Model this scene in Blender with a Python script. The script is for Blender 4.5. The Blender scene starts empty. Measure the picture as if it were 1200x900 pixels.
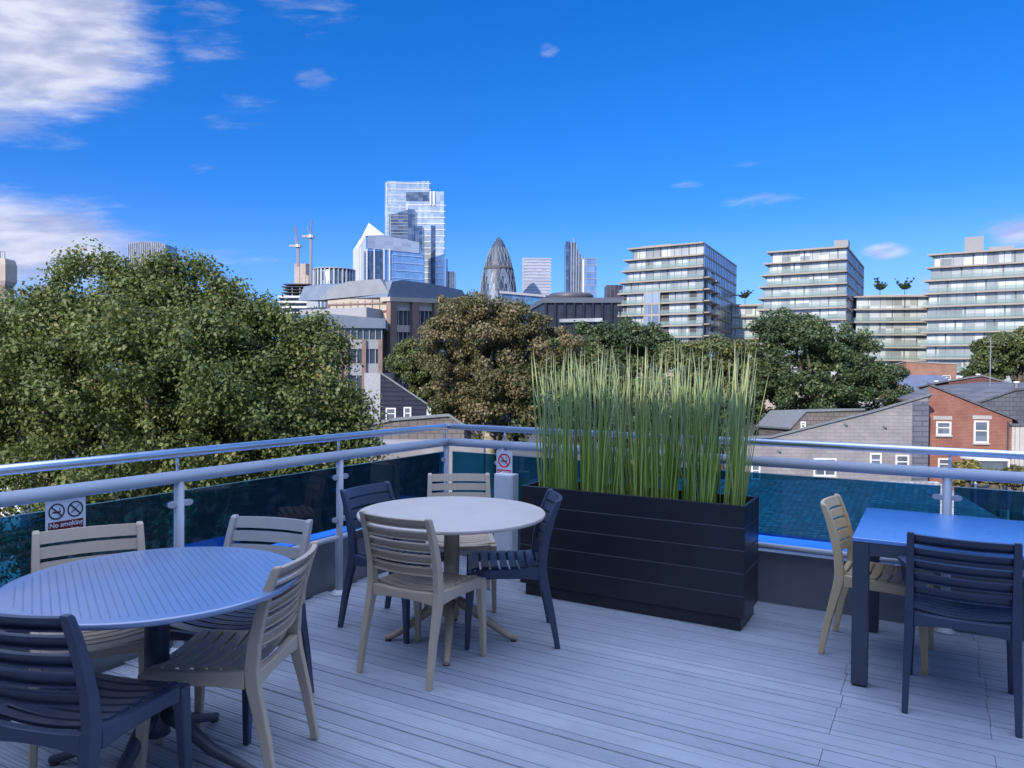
import bpy, math, random
import numpy as np
from mathutils import Vector, Matrix

random.seed(7)
RNG = np.random.default_rng(11)
S = bpy.context.scene
COL = S.collection
R = math.radians

# ------------------------------------------------------------------ camera
EYE = 1.52
FPX, PITCH, ROLL, YAW = 866.0, -0.01228, -0.00896, 0.5148      # focal length in pixels of a 1200 px wide frame
cam = bpy.data.cameras.new('camera')
cam.sensor_width = 36.0
cam.lens = FPX / 1200 * 36
cam.clip_start = 0.05
cam.clip_end = 20000
cam_o = bpy.data.objects.new('camera', cam)
COL.objects.link(cam_o)
FWD = Vector((-math.sin(YAW) * math.cos(PITCH), math.cos(YAW) * math.cos(PITCH), math.sin(PITCH)))
RT0 = Vector((math.cos(YAW), math.sin(YAW), 0))
UP0 = RT0.cross(FWD)
RT = RT0 * math.cos(ROLL) - UP0 * math.sin(ROLL)
UP = RT0 * math.sin(ROLL) + UP0 * math.cos(ROLL)
M = Matrix((RT, UP, -FWD)).transposed().to_4x4()
M.translation = Vector((0, 0, EYE))
cam_o.matrix_world = M
S.camera = cam_o
FL = Vector((-math.sin(YAW), math.cos(YAW), 0))                # level heading of the photograph

# ------------------------------------------------------------------ sky, sun, exposure
SUN_EL, SUN_AZ = R(29), R(183)          # azimuth clockwise from +Y
sun_dir = Vector((math.sin(SUN_AZ) * math.cos(SUN_EL), math.cos(SUN_AZ) * math.cos(SUN_EL), math.sin(SUN_EL)))
S.view_settings.view_transform = 'Standard'
S.view_settings.look = 'None'
S.view_settings.gamma = 1.0
S.view_settings.exposure = 1.0
W = bpy.data.worlds.new('World')
S.world = W
W.use_nodes = True


class NT:
    """small helper to write node trees"""
    def __init__(s, tree):
        s.t = tree
    def n(s, kind, **kw):
        nd = s.t.nodes.new(kind)
        for k, v in kw.items():
            setattr(nd, k, v)
        return nd
    def link(s, a, b):
        s.t.links.new(a, b)
    def put(s, sock, v):
        if hasattr(v, 'is_output') or isinstance(v, bpy.types.NodeSocket):
            s.t.links.new(v, sock)
        else:
            sock.default_value = v
    def math(s, op, a, b=0.0, c=0.0, clamp=False):
        nd = s.n('ShaderNodeMath', operation=op, use_clamp=clamp)
        s.put(nd.inputs[0], a); s.put(nd.inputs[1], b); s.put(nd.inputs[2], c)
        return nd.outputs[0]
    def mix(s, f, a, b, blend='MIX'):
        nd = s.n('ShaderNodeMix', data_type='RGBA', blend_type=blend)
        s.put(nd.inputs[0], f); s.put(nd.inputs[6], a); s.put(nd.inputs[7], b)
        return nd.outputs[2]
    def sstep(s, x, lo, hi):
        nd = s.n('ShaderNodeMapRange', interpolation_type='SMOOTHSTEP')
        s.put(nd.inputs[0], x); nd.inputs[1].default_value = lo; nd.inputs[2].default_value = hi
        return nd.outputs[0]
    def noise(s, vec, scale, detail=4, rough=.55, dist=0.0):
        nd = s.n('ShaderNodeTexNoise')
        s.put(nd.inputs['Vector'], vec)
        nd.inputs['Scale'].default_value = scale; nd.inputs['Detail'].default_value = detail
        nd.inputs['Roughness'].default_value = rough; nd.inputs['Distortion'].default_value = dist
        return nd.outputs['Fac']
    def comb(s, x, y, z):
        nd = s.n('ShaderNodeCombineXYZ')
        s.put(nd.inputs[0], x); s.put(nd.inputs[1], y); s.put(nd.inputs[2], z)
        return nd.outputs[0]
    def mapping(s, vec, scale=(1, 1, 1), rot=(0, 0, 0)):
        nd = s.n('ShaderNodeMapping')
        s.put(nd.inputs[0], vec); nd.inputs['Scale'].default_value = scale; nd.inputs['Rotation'].default_value = rot
        return nd.outputs[0]


def build_sky():
    w = NT(W.node_tree)
    W.node_tree.nodes.clear()
    out = w.n('ShaderNodeOutputWorld')
    bg = w.n('ShaderNodeBackground')
    bg.inputs['Strength'].default_value = 0.13
    w.link(bg.outputs[0], out.inputs[0])
    sky = w.n('ShaderNodeTexSky', sky_type='NISHITA')
    sky.sun_disc = False
    sky.sun_elevation = SUN_EL
    sky.sun_rotation = SUN_AZ
    sky.altitude = 300
    sky.air_density = 1.0
    sky.dust_density = 0.25
    sky.ozone_density = 4.0
    tc = w.n('ShaderNodeTexCoord')
    sep = w.n('ShaderNodeSeparateXYZ')
    w.link(tc.outputs['Generated'], sep.inputs[0])
    az = w.math('ARCTAN2', sep.outputs[0], sep.outputs[1])         # clockwise from +Y
    el = w.math('ARCSINE', sep.outputs[2])
    # clear, dry air: the sky keeps its blue right down to the roofs
    lift = w.math('ADD', w.math('MULTIPLY', w.math('MAXIMUM', sep.outputs[2], 0.0), .95), .115)
    w.link(w.comb(sep.outputs[0], sep.outputs[1], lift), sky.inputs['Vector'])
    hs = w.n('ShaderNodeHueSaturation')
    hs.inputs['Saturation'].default_value = 1.28
    hs.inputs['Value'].default_value = .70
    w.link(w.mix(1.0, sky.outputs[0], (1.13, 1.07, 1.30, 1), 'MULTIPLY'), hs.inputs['Color'])
    p = w.comb(az, w.math('MULTIPLY', el, 1.9), 0.0)
    p_tilt = w.mapping(p, (1, 1, 1), (0, 0, -0.28))
    n1 = w.noise(w.mapping(p_tilt, (2.2, 4.5, 1)), 3.2, 9, .6, .25)
    n2 = w.noise(w.mapping(p_tilt, (2.4, 7.0, 1)), 6.5, 7, .62, .5)
    # cloud banks: azimuth and elevation in degrees, half widths, strength
    banks = [(-67, 22.5, 15.5, 10.5, 1.0), (-69, 8.2, 19, 5.2, .80), (-50, 18.0, 4.5, 3.2, .30), (-52, 23, 5, 4, .40), (-44.7, 21, 2.8, 1.4, .42), (-45, 25, 7, 2.5, .34), (-50.9, 8.3, 7, 1.1, .40), (-50, 14, 9, 2, .2),
             (-11, 12.7, 5, .9, .34), (-26.9, 23.6, 1.5, .8, .42), (-2.8, 8.7, 2.6, .9, .62), (5.5, 9.3, 4, 1.6, .66), (1.5, 6.5, 6, 1.6, .42), (-8, 6.2, 5, 1.2, .30), (-16, 14.1, 2.6, .5, .42), (-12.5, 15.3, 2.2, .5, .42),
             (60, 22, 32, 12, .6), (150, 30, 40, 14, .55), (-130, 24, 34, 13, .65)]  # last three lie out of view, added for reflections
    tot = None
    for a, e, ra, re, k in banks:
        dx = w.math('DIVIDE', w.math('SUBTRACT', az, R(a)), R(ra))
        dy = w.math('DIVIDE', w.math('SUBTRACT', el, R(e)), R(re))
        d2 = w.math('SQRT', w.math('ADD', w.math('MULTIPLY', dx, dx), w.math('MULTIPLY', dy, dy)))
        m = w.math('MULTIPLY', w.math('SUBTRACT', 1.0, w.sstep(d2, .25, 1.15)), k)
        tot = m if tot is None else w.math('MAXIMUM', tot, m)
    dens = w.math('ADD', w.math('MULTIPLY', n1, .75), w.math('MULTIPLY', n2, .45))      # about .6 on average
    dens = w.math('ADD', w.math('SUBTRACT', dens, .98), w.math('MULTIPLY', tot, .98))
    dens = w.sstep(dens, -.12, .42)
    dens = w.math('MULTIPLY', dens, .93)
    n3 = w.noise(w.mapping(p_tilt, (2.0, 4.2, 1)), 5.0, 6, .55, .3)
    ccol = w.mix(w.sstep(n3, .35, .68), (1.75, 1.95, 2.85, 1), (3.2, 3.3, 3.85, 1))
    pale = w.math('MULTIPLY', w.math('SUBTRACT', 1.0, w.sstep(sep.outputs[2], .03, .24)), w.math('ADD', .24, w.math('MULTIPLY', w.sstep(az, -.75, .25), .24)))
    clear = w.mix(pale, hs.outputs[0], (2.2, 3.2, 4.2, 1))
    fin = w.mix(dens, clear, ccol)
    # added bright veil high overhead, out of view, to lift the shaded terrace
    fill_veil = w.math('MULTIPLY', w.sstep(sep.outputs[2], .56, .86), w.math('ADD', .55, w.math('MULTIPLY', n1, .6)))
    fin = w.mix(fill_veil, fin, (7.9, 9.5, 13.8, 1))
    w.link(fin, bg.inputs['Color'])


build_sky()
sun = bpy.data.lights.new('sun', 'SUN')
sun.energy = 2.9
sun.angle = R(0.53)
sun.color = (1.0, 0.92, 0.80)
sun_o = bpy.data.objects.new('sun', sun)
COL.objects.link(sun_o)
sun_o.rotation_euler = (-sun_dir).to_track_quat('-Z', 'Y').to_euler()

# ------------------------------------------------------------------ from the photograph's frame to places in the world
GROUND = -12.6


def ray(u, v):
    return FWD + RT * ((u - 600) / FPX) + UP * ((450 - v) / FPX)


def at_z(u, v, z):
    r = ray(u, v)
    t = (z - EYE) / r.z
    return Vector((r.x * t, r.y * t, z))


def at_d(u, v, d):
    r = ray(u, v)
    t = d / r.dot(FL)
    return Vector((r.x * t, r.y * t, EYE + r.z * t))


def xy(u, d):
    p = at_d(u, 440, d)
    return (p.x, p.y)


def zed(u, v, d):
    return at_d(u, v, d).z


def turn(x, y):                 # level camera-aligned metres -> world
    c, s = math.cos(YAW), math.sin(YAW)
    return (x * c - y * s, x * s + y * c)


# ------------------------------------------------------------------ materials
MATS = {}


def principled(name, color, rough=.5, metal=0.0, spec=.5):
    m = bpy.data.materials.new(name)
    m.use_nodes = True
    b = m.node_tree.nodes['Principled BSDF']
    b.inputs['Base Color'].default_value = (*color, 1)
    b.inputs['Roughness'].default_value = rough
    b.inputs['Metallic'].default_value = metal
    b.inputs['Specular IOR Level'].default_value = spec
    MATS[name] = m
    return m, NT(m.node_tree), b


def mottled(name, color, rough=.5, metal=0.0, amount=.12, scale=8.0, bump=0.0, bump_scale=60.0, spec=.5, coord='Object'):
    """paint, plastic, stone: a base colour with uneven tone, uneven gloss and a fine surface"""
    m, w, b = principled(name, color, rough, metal, spec)
    tc = w.n('ShaderNodeTexCoord')
    n = w.noise(tc.outputs[coord], scale, 6, .6)
    dark = tuple(c * (1 - amount) for c in color)
    light = tuple(min(1, c * (1 + amount)) for c in color)
    w.link(w.mix(w.sstep(n, .3, .7), (*dark, 1), (*light, 1)), b.inputs['Base Color'])
    w.link(w.math('ADD', w.math('MULTIPLY', w.noise(tc.outputs[coord], scale * 3, 4), .16), rough - .08), b.inputs['Roughness'])
    if bump:
        bp = w.n('ShaderNodeBump')
        bp.inputs['Strength'].default_value = bump
        bp.inputs['Distance'].default_value = .004
        w.link(w.noise(tc.outputs[coord], bump_scale, 3), bp.inputs['Height'])
        w.link(bp.outputs[0], b.inputs['Normal'])
    return m


def brick(name, c1, c2, mortar, bw, bh, joint=.012, bump=.4, rough=.85, offset=.5, flat=False):
    """courses in wall-aligned coordinates: along the wall and up"""
    m, w, b = principled(name, c1, rough, 0, .3)
    geo = w.n('ShaderNodeTexCoord')
    sep = w.n('ShaderNodeSeparateXYZ'); w.link(geo.outputs['Object'], sep.inputs[0])
    vec = w.comb(sep.outputs[0], sep.outputs[1], 0.0) if flat else w.comb(w.math('ADD', sep.outputs[0], sep.outputs[1]), sep.outputs[2], 0.0)
    t = w.n('ShaderNodeTexBrick', offset=offset)
    w.link(vec, t.inputs['Vector'])
    t.inputs['Color1'].default_value = (*c1, 1); t.inputs['Color2'].default_value = (*c2, 1); t.inputs['Mortar'].default_value = (*mortar, 1)
    t.inputs['Scale'].default_value = 1.0
    t.inputs['Brick Width'].default_value = bw; t.inputs['Row Height'].default_value = bh
    t.inputs['Mortar Size'].default_value = joint; t.inputs['Bias'].default_value = 0.0
    n = w.noise(geo.outputs['Object'], .7, 6, .62)
    w.link(w.mix(w.math('MULTIPLY', w.sstep(n, .35, .75), .55), t.outputs['Color'], (c1[0] * .45, c1[1] * .45, c1[2] * .5, 1)), b.inputs['Base Color'])
    bp = w.n('ShaderNodeBump'); bp.inputs['Strength'].default_value = bump; bp.inputs['Distance'].default_value = .02
    w.link(t.outputs['Fac'], bp.inputs['Height']); bp.invert = True
    w.link(bp.outputs[0], b.inputs['Normal'])
    return m


def facade_glass(name, color, rough=.12, metal=.55, vary=.35, cell=(3.0, 3.4)):
    """window glass: every pane a little different in tone and tilt, blinds behind some"""
    m, w, b = principled(name, color, rough, metal, .6)
    tc = w.n('ShaderNodeTexCoord')
    sep = w.n('ShaderNodeSeparateXYZ'); w.link(tc.outputs['Object'], sep.inputs[0])
    a = w.math('ADD', w.math('MULTIPLY', sep.outputs[0], .83), w.math('MULTIPLY', sep.outputs[1], .61))
    cx = w.math('FLOOR', w.math('DIVIDE', a, cell[0])); cz = w.math('FLOOR', w.math('DIVIDE', sep.outputs[2], cell[1]))
    wn = w.n('ShaderNodeTexWhiteNoise', noise_dimensions='3D'); w.link(w.comb(cx, cz, 0.0), wn.inputs['Vector'])
    dark = tuple(c * (1 - vary) for c in color); lite = tuple(min(1, c * (1 + vary)) for c in color)
    w.link(w.mix(wn.outputs['Value'], (*dark, 1), (*lite, 1)), b.inputs['Base Color'])
    w.link(w.math('ADD', rough, w.math('MULTIPLY', wn.outputs['Value'], .12)), b.inputs['Roughness'])
    nm = w.n('ShaderNodeBump'); nm.inputs['Strength'].default_value = .12; nm.inputs['Distance'].default_value = .3
    w.link(w.noise(tc.outputs['Object'], .22, 2), nm.inputs['Height'])
    w.link(nm.outputs[0], b.inputs['Normal'])
    return m


def leaf_mat(name, stops, translucent=.3, rough=.5):
    m = bpy.data.materials.new(name); m.use_nodes = True
    w = NT(m.node_tree); m.node_tree.nodes.clear()
    out = w.n('ShaderNodeOutputMaterial')
    at = w.n('ShaderNodeAttribute', attribute_name='tone')
    cr = w.n('ShaderNodeValToRGB')
    el = cr.color_ramp.elements
    while len(el) < len(stops):
        el.new(.5)
    for e, (p, c) in zip(el, stops):
        e.position = p; e.color = (*c, 1)
    w.link(at.outputs['Fac'], cr.inputs[0])
    b = w.n('ShaderNodeBsdfPrincipled'); b.inputs['Roughness'].default_value = rough; b.inputs['Specular IOR Level'].default_value = .35
    tr = w.n('ShaderNodeBsdfTranslucent')
    w.link(cr.outputs[0], b.inputs['Base Color'])
    w.link(w.mix(.5, cr.outputs[0], (.16, .20, .03, 1)), tr.inputs['Color'])
    mx = w.n('ShaderNodeMixShader'); mx.inputs[0].default_value = translucent
    w.link(b.outputs[0], mx.inputs[1]); w.link(tr.outputs[0], mx.inputs[2])
    w.link(mx.outputs[0], out.inputs[0])
    MATS[name] = m
    return m


# ------------------------------------------------------------------ mesh collecting
class MB:
    def __init__(s):
        s.v = []; s.f = []; s.sm = []; s.mi = []
    def add(s, vs, fs, smooth=False, mi=0):
        o = len(s.v)
        s.v += [tuple(p) for p in vs]
        for f in fs:
            s.f.append(tuple(i + o for i in f)); s.sm.append(smooth); s.mi.append(mi)
        return s
    def box(s, x0, x1, y0, y1, z0, z1, mi=0):
        vs = [(x0, y0, z0), (x1, y0, z0), (x1, y1, z0), (x0, y1, z0), (x0, y0, z1), (x1, y0, z1), (x1, y1, z1), (x0, y1, z1)]
        return s.add(vs, [(3, 2, 1, 0), (4, 5, 6, 7), (0, 1, 5, 4), (1, 2, 6, 5), (2, 3, 7, 6), (3, 0, 4, 7)], mi=mi)
    def hexa(s, b, t, mi=0):                     # four bottom points counter-clockwise, four top points
        return s.add(list(b) + list(t), [(3, 2, 1, 0), (4, 5, 6, 7), (0, 1, 5, 4), (1, 2, 6, 5), (2, 3, 7, 6), (3, 0, 4, 7)], mi=mi)
    def prism(s, poly, z0, z1, mi=0):            # poly counter-clockwise
        n = len(poly)
        zt = z1 if isinstance(z1, (list, tuple)) else [z1] * n
        vs = [(p[0], p[1], z0) for p in poly] + [(p[0], p[1], zt[i]) for i, p in enumerate(poly)]
        fs = [tuple(range(n - 1, -1, -1)), tuple(range(n, 2 * n))] + [(i, (i + 1) % n, n + (i + 1) % n, n + i) for i in range(n)]
        return s.add(vs, fs, mi=mi)
    def rings(s, rs, smooth=False, caps=True, closed=True, mi=0):
        n = len(rs[0]); vs = [p for r in rs for p in r]; fs = []
        for k in range(len(rs) - 1):
            for i in range(n if closed else n - 1):
                j = (i + 1) % n
                fs.append((k * n + i, k * n + j, (k + 1) * n + j, (k + 1) * n + i))
        s.add(vs, fs, smooth, mi)
        if caps:
            o = len(s.v) - len(vs)
            s.f.append(tuple(o + i for i in range(n - 1, -1, -1))); s.sm.append(False); s.mi.append(mi)
            s.f.append(tuple(o + (len(rs) - 1) * n + i for i in range(n))); s.sm.append(False); s.mi.append(mi)
        return s
    def tube(s, pts, rad, n=10, smooth=True, mi=0):
        pts = [Vector(p) for p in pts]
        rad = rad if isinstance(rad, (list, tuple)) else [rad] * len(pts)
        rs = []; ref = None
        for i, p in enumerate(pts):
            t = (pts[min(i + 1, len(pts) - 1)] - pts[max(i - 1, 0)]).normalized()
            if ref is None:
                ref = Vector((0, 0, 1)) if abs(t.z) < .9 else Vector((1, 0, 0))
            a = (ref - t * ref.dot(t)).normalized(); ref = a
            b = t.cross(a)
            rs.append([p + (a * math.cos(q) + b * math.sin(q)) * rad[i] for q in (2 * math.pi * k / n for k in range(n))])
        return s.rings(rs, smooth, mi=mi)
    def bar(s, a, b, w, h, mi=0):               # rectangular bar from a to b, w sideways, h upwards
        a, b = Vector(a), Vector(b); t = (b - a).normalized()
        ref = Vector((0, 0, 1)) if abs(t.z) < .95 else Vector((0, 1, 0))
        sd = t.cross(ref).normalized() * (w / 2); u = sd.cross(t).normalized() * (h / 2)
        return s.rings([[p - sd - u, p + sd - u, p + sd + u, p - sd + u] for p in (a, b)], mi=mi)
    def lathe(s, prof, n=48, c=(0, 0), smooth=True, mi=0):
        rs = [[(c[0] + r * math.cos(2 * math.pi * k / n), c[1] + r * math.sin(2 * math.pi * k / n), z) for k in range(n)] for r, z in prof]
        return s.rings(rs, smooth, mi=mi)
    def edge(s, p0, p1, a, b, z0, z1, o0, o1, mi=0):
        """box along the wall p0->p1 between metres a and b, o outwards (to the right of the direction)"""
        d = Vector((p1[0] - p0[0], p1[1] - p0[1])).normalized(); nrm = Vector((d.y, -d.x))
        q = [Vector(p0[:2]) + d * t + nrm * o for t, o in ((a, o1), (b, o1), (b, o0), (a, o0))]
        return s.hexa([(p.x, p.y, z0) for p in q], [(p.x, p.y, z1) for p in q], mi=mi)
    def comb(s, p0, p1, teeth, z0, z1, o0, o1, rail=.12):
        """uprights on one foot rail as a single piece along p0->p1; teeth: (from, to) in metres"""
        d = Vector((p1[0] - p0[0], p1[1] - p0[1])).normalized(); nrm = Vector((d.y, -d.x))
        ol = [(teeth[0][0], z0), (teeth[-1][1], z0)]
        for a, b in teeth[::-1]:
            ol += [(b, z0 + rail), (b, z1), (a, z1), (a, z0 + rail)]
        ol = [q for i, q in enumerate(ol) if q != ol[i - 1]]
        n = len(ol)
        P = lambda t, z, o: (p0[0] + d.x * t + nrm.x * o, p0[1] + d.y * t + nrm.y * o, z)
        vs = [P(t, z, o1) for t, z in ol] + [P(t, z, o0) for t, z in ol]
        return s.add(vs, [tuple(range(n)), tuple(range(2 * n - 1, n - 1, -1))] + [(i, n + i, n + (i + 1) % n, (i + 1) % n) for i in range(n)])
    def build(s, name, mat, parent=None, bevel=0.0, loc=None):
        me = bpy.data.meshes.new(name)
        vs = s.v
        if loc is not None:
            vs = [(x - loc[0], y - loc[1], z - loc[2]) for x, y, z in vs]
        me.from_pydata(vs, [], s.f)
        me.polygons.foreach_set('use_smooth', s.sm)
        for m in (mat if isinstance(mat, (list, tuple)) else [mat]):
            me.materials.append(m)
        if isinstance(mat, (list, tuple)):
            me.polygons.foreach_set('material_index', s.mi)
        me.update()
        o = bpy.data.objects.new(name, me)
        COL.objects.link(o)
        if parent is not None:
            o.parent = parent
        if loc is not None:
            o.location = loc
        if bevel:
            bv = o.modifiers.new('bevel', 'BEVEL'); bv.width = bevel; bv.segments = 2; bv.limit_method = 'ANGLE'; bv.angle_limit = R(40)
        return o


def tag(o, label=None, cat=None, group=None, kind=None):
    if label: o['label'] = label
    if cat: o['category'] = cat
    if group: o['group'] = group
    if kind: o['kind'] = kind
    return o


def empty(name, loc=(0, 0, 0), rz=0.0, **kw):
    o = bpy.data.objects.new(name, None)
    o.empty_display_size = .2
    COL.objects.link(o)
    o.location = loc; o.rotation_euler = (0, 0, rz)
    return tag(o, **kw)


def copy_tree(o, parent=None):
    c = o.copy(); COL.objects.link(c); c.parent = parent
    for ch in list(o.children):
        copy_tree(ch, c)
    return c


def part(mb, name, mat, root, bevel=0.0):
    """a part given in world coordinates, hung under its thing"""
    l = root.location
    o = mb.build(name, mat, root, bevel)
    o.data.transform(Matrix.Translation(-Vector(l)))
    return o


def text_mesh(body, size, mat, parent, loc, name='lettering', bold=0.0):
    cu = bpy.data.curves.new(name, 'FONT'); cu.body = body; cu.size = size
    cu.align_x = 'CENTER'; cu.align_y = 'CENTER'; cu.extrude = .0006; cu.offset = bold
    t = bpy.data.objects.new(name, cu); COL.objects.link(t)
    bpy.context.view_layer.update()
    me = bpy.data.meshes.new_from_object(t.evaluated_get(bpy.context.evaluated_depsgraph_get()))
    bpy.data.objects.remove(t)
    me.transform(Matrix.Rotation(R(90), 4, 'X'))
    me.materials.clear(); me.materials.append(mat)
    o = bpy.data.objects.new(name, me); COL.objects.link(o); o.parent = parent; o.location = loc
    return o

# ================================================================== THE TERRACE
XL, YB = -3.52, 5.13                     # centre lines of the two railings (they meet at the corner)
DK0, DK1 = -4.2, 7.2                     # the roof's extent to the right and behind
deck_m, w, b = principled('deck_board', (.36, .36, .37), .62, 0, .4)
tc = w.n('ShaderNodeTexCoord'); sep = w.n('ShaderNodeSeparateXYZ'); w.link(tc.outputs['Object'], sep.inputs[0])
row = w.math('FLOOR', w.math('DIVIDE', sep.outputs[1], .15))
wn = w.n('ShaderNodeTexWhiteNoise', noise_dimensions='1D'); w.link(row, wn.inputs['W'])
edge_d = w.math('ABSOLUTE', w.math('SUBTRACT', w.math('FRACT', w.math('DIVIDE', sep.outputs[1], .15)), .5))
base = w.mix(wn.outputs['Value'], (.265, .292, .35, 1), (.35, .378, .43, 1))
streak = w.noise(w.mapping(tc.outputs['Object'], (1.3, 7, 1)), 2.6, 7, .65)
base = w.mix(w.math('MULTIPLY', w.sstep(streak, .40, .75), .36), base, (.18, .195, .235, 1))
blot = w.noise(tc.outputs['Object'], 1.3, 6, .6)
base = w.mix(w.math('MULTIPLY', w.sstep(blot, .45, .72), .42), base, (.19, .205, .24, 1))
spk = w.noise(w.mapping(tc.outputs['Object'], (14, 90, 1)), 2.0, 3, .7)
base = w.mix(w.math('MULTIPLY', w.sstep(spk, .5, .8), .3), base, (.50, .50, .50, 1))
base = w.mix(w.math('MULTIPLY', w.sstep(edge_d, .470, .49), .7), base, (.045, .05, .065, 1))
fresh = w.math('ADD', .12, w.math('MULTIPLY', w.sstep(w.math('ADD', w.math('MULTIPLY', sep.outputs[1], -1.0), w.math('MULTIPLY', w.noise(tc.outputs['Object'], 1.1, 4), 1.2)), -2.3, -1.3), .88))
groove_dirt = w.math('MULTIPLY', w.sstep(w.math('SINE', w.math('MULTIPLY', sep.outputs[1], 2 * math.pi / .01875)), .1, -.8), w.math('MULTIPLY', fresh, .34))
base = w.mix(groove_dirt, base, (.12, .13, .16, 1))
w.link(base, b.inputs['Base Color'])
w.link(w.math('ADD', .46, w.math('MULTIPLY', blot, .25)), b.inputs['Roughness'])
# the machined grooves, 12 to a board
gy = w.math('MULTIPLY', sep.outputs[1], 2 * math.pi / .01875)
g = w.math('SINE', gy)
bp = w.n('ShaderNodeBump'); bp.inputs['Strength'].default_value = .6; bp.inputs['Distance'].default_value = .004
w.link(w.math('ADD', w.math('MULTIPLY', w.sstep(g, -.2, .9), fresh), w.math('MULTIPLY', spk, .5)), bp.inputs['Height'])
w.link(bp.outputs[0], b.inputs['Normal'])

JX1, JX2 = at_z(975, 852, 0).x, at_z(1161, 850, 0).x
mb = MB()
y = -2.6; k = 0
while y < YB - .02:
    cuts = [-3.62, DK1]
    for cx in (JX1, JX2):
        if RNG.random() < .85: cuts.append(cx + RNG.uniform(-.012, .012))
    if k % 3 == 0: cuts.append(JX1 - 3.3)
    cuts.sort()
    for x0, x1 in zip(cuts[:-1], cuts[1:]):
        h = RNG.uniform(-.0012, .0012)
        mb.box(x0 + .0006, x1 - .0006, y + .0023, y + .1477, -.028, h)
    y += .15; k += 1
deck = mb.build('deck_floor', deck_m, bevel=.0025)
tag(deck, kind='structure')
under_m = mottled('roof_felt', (.03, .03, .035), .9)
mb = MB(); mb.box(-3.64, DK1, -2.62, 5.16, -.10, -.05)
tag(mb.build('deck_underlay_floor', under_m), kind='structure')

# parapet upstand (grey metal) with a ledge outside, coloured strong blue
ups_m = mottled('grey_upstand', (.17, .18, .20), .5, amount=.16, scale=1.6, bump=.12)
blue_m = mottled('ledge_blue', (.006, .21, .80), .45, amount=.15, scale=3)
up = empty('parapet', (XL - .14, YB + .05, 0), label='low grey parapet upstand with a blue ledge along the terrace edge', cat='parapet')
mb = MB(); mb.box(XL - .22, XL - .14, -2.6, YB + .05, -.05, .345); mb.box(XL - .22, DK1, YB + .05, YB + .13, -.05, .345)
part(mb, 'upstand', ups_m, up, .004)
mb = MB(); mb.box(XL - .85, XL - .222, -2.6, YB + .13, .28, .355); mb.box(XL - .85, DK1, YB + .132, YB + .62, .28, .355)
part(mb, 'ledge', blue_m, up, .01)

# own building below, and the storey behind the camera that shades the terrace
own_m = brick('own_brick', (.34, .26, .2), (.28, .2, .16), (.35, .34, .32), .24, .08)
own = empty('terrace_building', (0, 2, GROUND), label='brick building carrying the terrace, its upper storey rising behind', cat='building')
mb = MB(); mb.box(XL - .80, DK1 + 2, -9, YB + .58, GROUND, -.12)
part(mb, 'wall', own_m, own)
ren_m = mottled('pale_render', (.55, .54, .52), .8, amount=.08, scale=1.2)
mb = MB(); mb.box(XL - 2.2, DK1 + 5, -9, -2.75, -.1, 5.5)
part(mb, 'upper_storey', ren_m, own)
dark_glass = facade_glass('door_glass', (.05, .06, .07), .08, .2, .2)
mb = MB()
for i in range(7):
    mb.box(-3.2 + i * 1.7, -1.75 + i * 1.7, -2.78, -2.745, .02, 2.3)
part(mb, 'glazed_door', dark_glass, own)
frame_m = mottled('dark_frame', (.03, .033, .04), .4)
mb = MB()
for i in range(8):
    mb.box(-3.33 + i * 1.7, -3.2 + i * 1.7, -2.80, -2.74, .0, 2.36)
mb.box(-3.33, 8.7, -2.80, -2.74, 2.36, 2.5)
part(mb, 'door_frame', frame_m, own)

# ------------------------------------------------------------------ railings
paint_m = mottled('rail_paint', (.52, .54, .57), .38, amount=.05, scale=6)
steel_m, w, b = principled('brushed_steel', (.74, .75, .77), .2, 1.0)
tcs = w.n('ShaderNodeTexCoord')
w.link(w.math('ADD', .26, w.math('MULTIPLY', w.noise(tcs.outputs['Object'], 9, 5), .2)), b.inputs['Roughness'])
clamp_m = mottled('clamp_metal', (.55, .56, .58), .42, .3)
cap_m = mottled('dark_rubber', (.03, .03, .035), .6)


def bal_glass():
    m = bpy.data.materials.new('tinted_glass'); m.use_nodes = True
    w = NT(m.node_tree); m.node_tree.nodes.clear()
    out = w.n('ShaderNodeOutputMaterial')
    tr = w.n('ShaderNodeBsdfTransparent')
    gl = w.n('ShaderNodeBsdfGlossy'); gl.inputs['Roughness'].default_value = .02
    gl.inputs['Color'].default_value = (.9, .95, 1, 1)
    tc = w.n('ShaderNodeTexCoord')
    n = w.noise(tc.outputs['Object'], 2.2, 5, .6)
    w.link(w.mix(n, (.12, .38, .53, 1), (.095, .33, .48, 1)), tr.inputs['Color'])
    fr = w.n('ShaderNodeFresnel'); fr.inputs['IOR'].default_value = 1.5
    dust_lift = w.n('ShaderNodeBsdfDiffuse'); dust_lift.inputs['Color'].default_value = (.10, .24, .29, 1)  # even teal tone painted in so dark panes read brighter, plus dusty speckle
    mx = w.n('ShaderNodeMixShader')
    w.link(w.math('MULTIPLY', fr.outputs[0], 1.0), mx.inputs[0])
    w.link(tr.outputs[0], mx.inputs[1]); w.link(gl.outputs[0], mx.inputs[2])
    m2 = w.n('ShaderNodeMixShader')
    w.link(w.math('ADD', .07, w.math('MULTIPLY', w.sstep(w.noise(tc.outputs['Object'], 14, 6, .7), .42, .8), .16)), m2.inputs[0])
    w.link(mx.outputs[0], m2.inputs[1]); w.link(dust_lift.outputs[0], m2.inputs[2])
    w.link(m2.outputs[0], out.inputs[0])
    MATS['tinted_glass'] = m
    return m


glass_m = bal_glass()
gedge_m = mottled('glass_edge', (.25, .42, .40), .2)
Z_TOP, Z_HAND, Z_BOT, Z_G0, Z_G1 = 1.085, .955, .395, .462, .875


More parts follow.
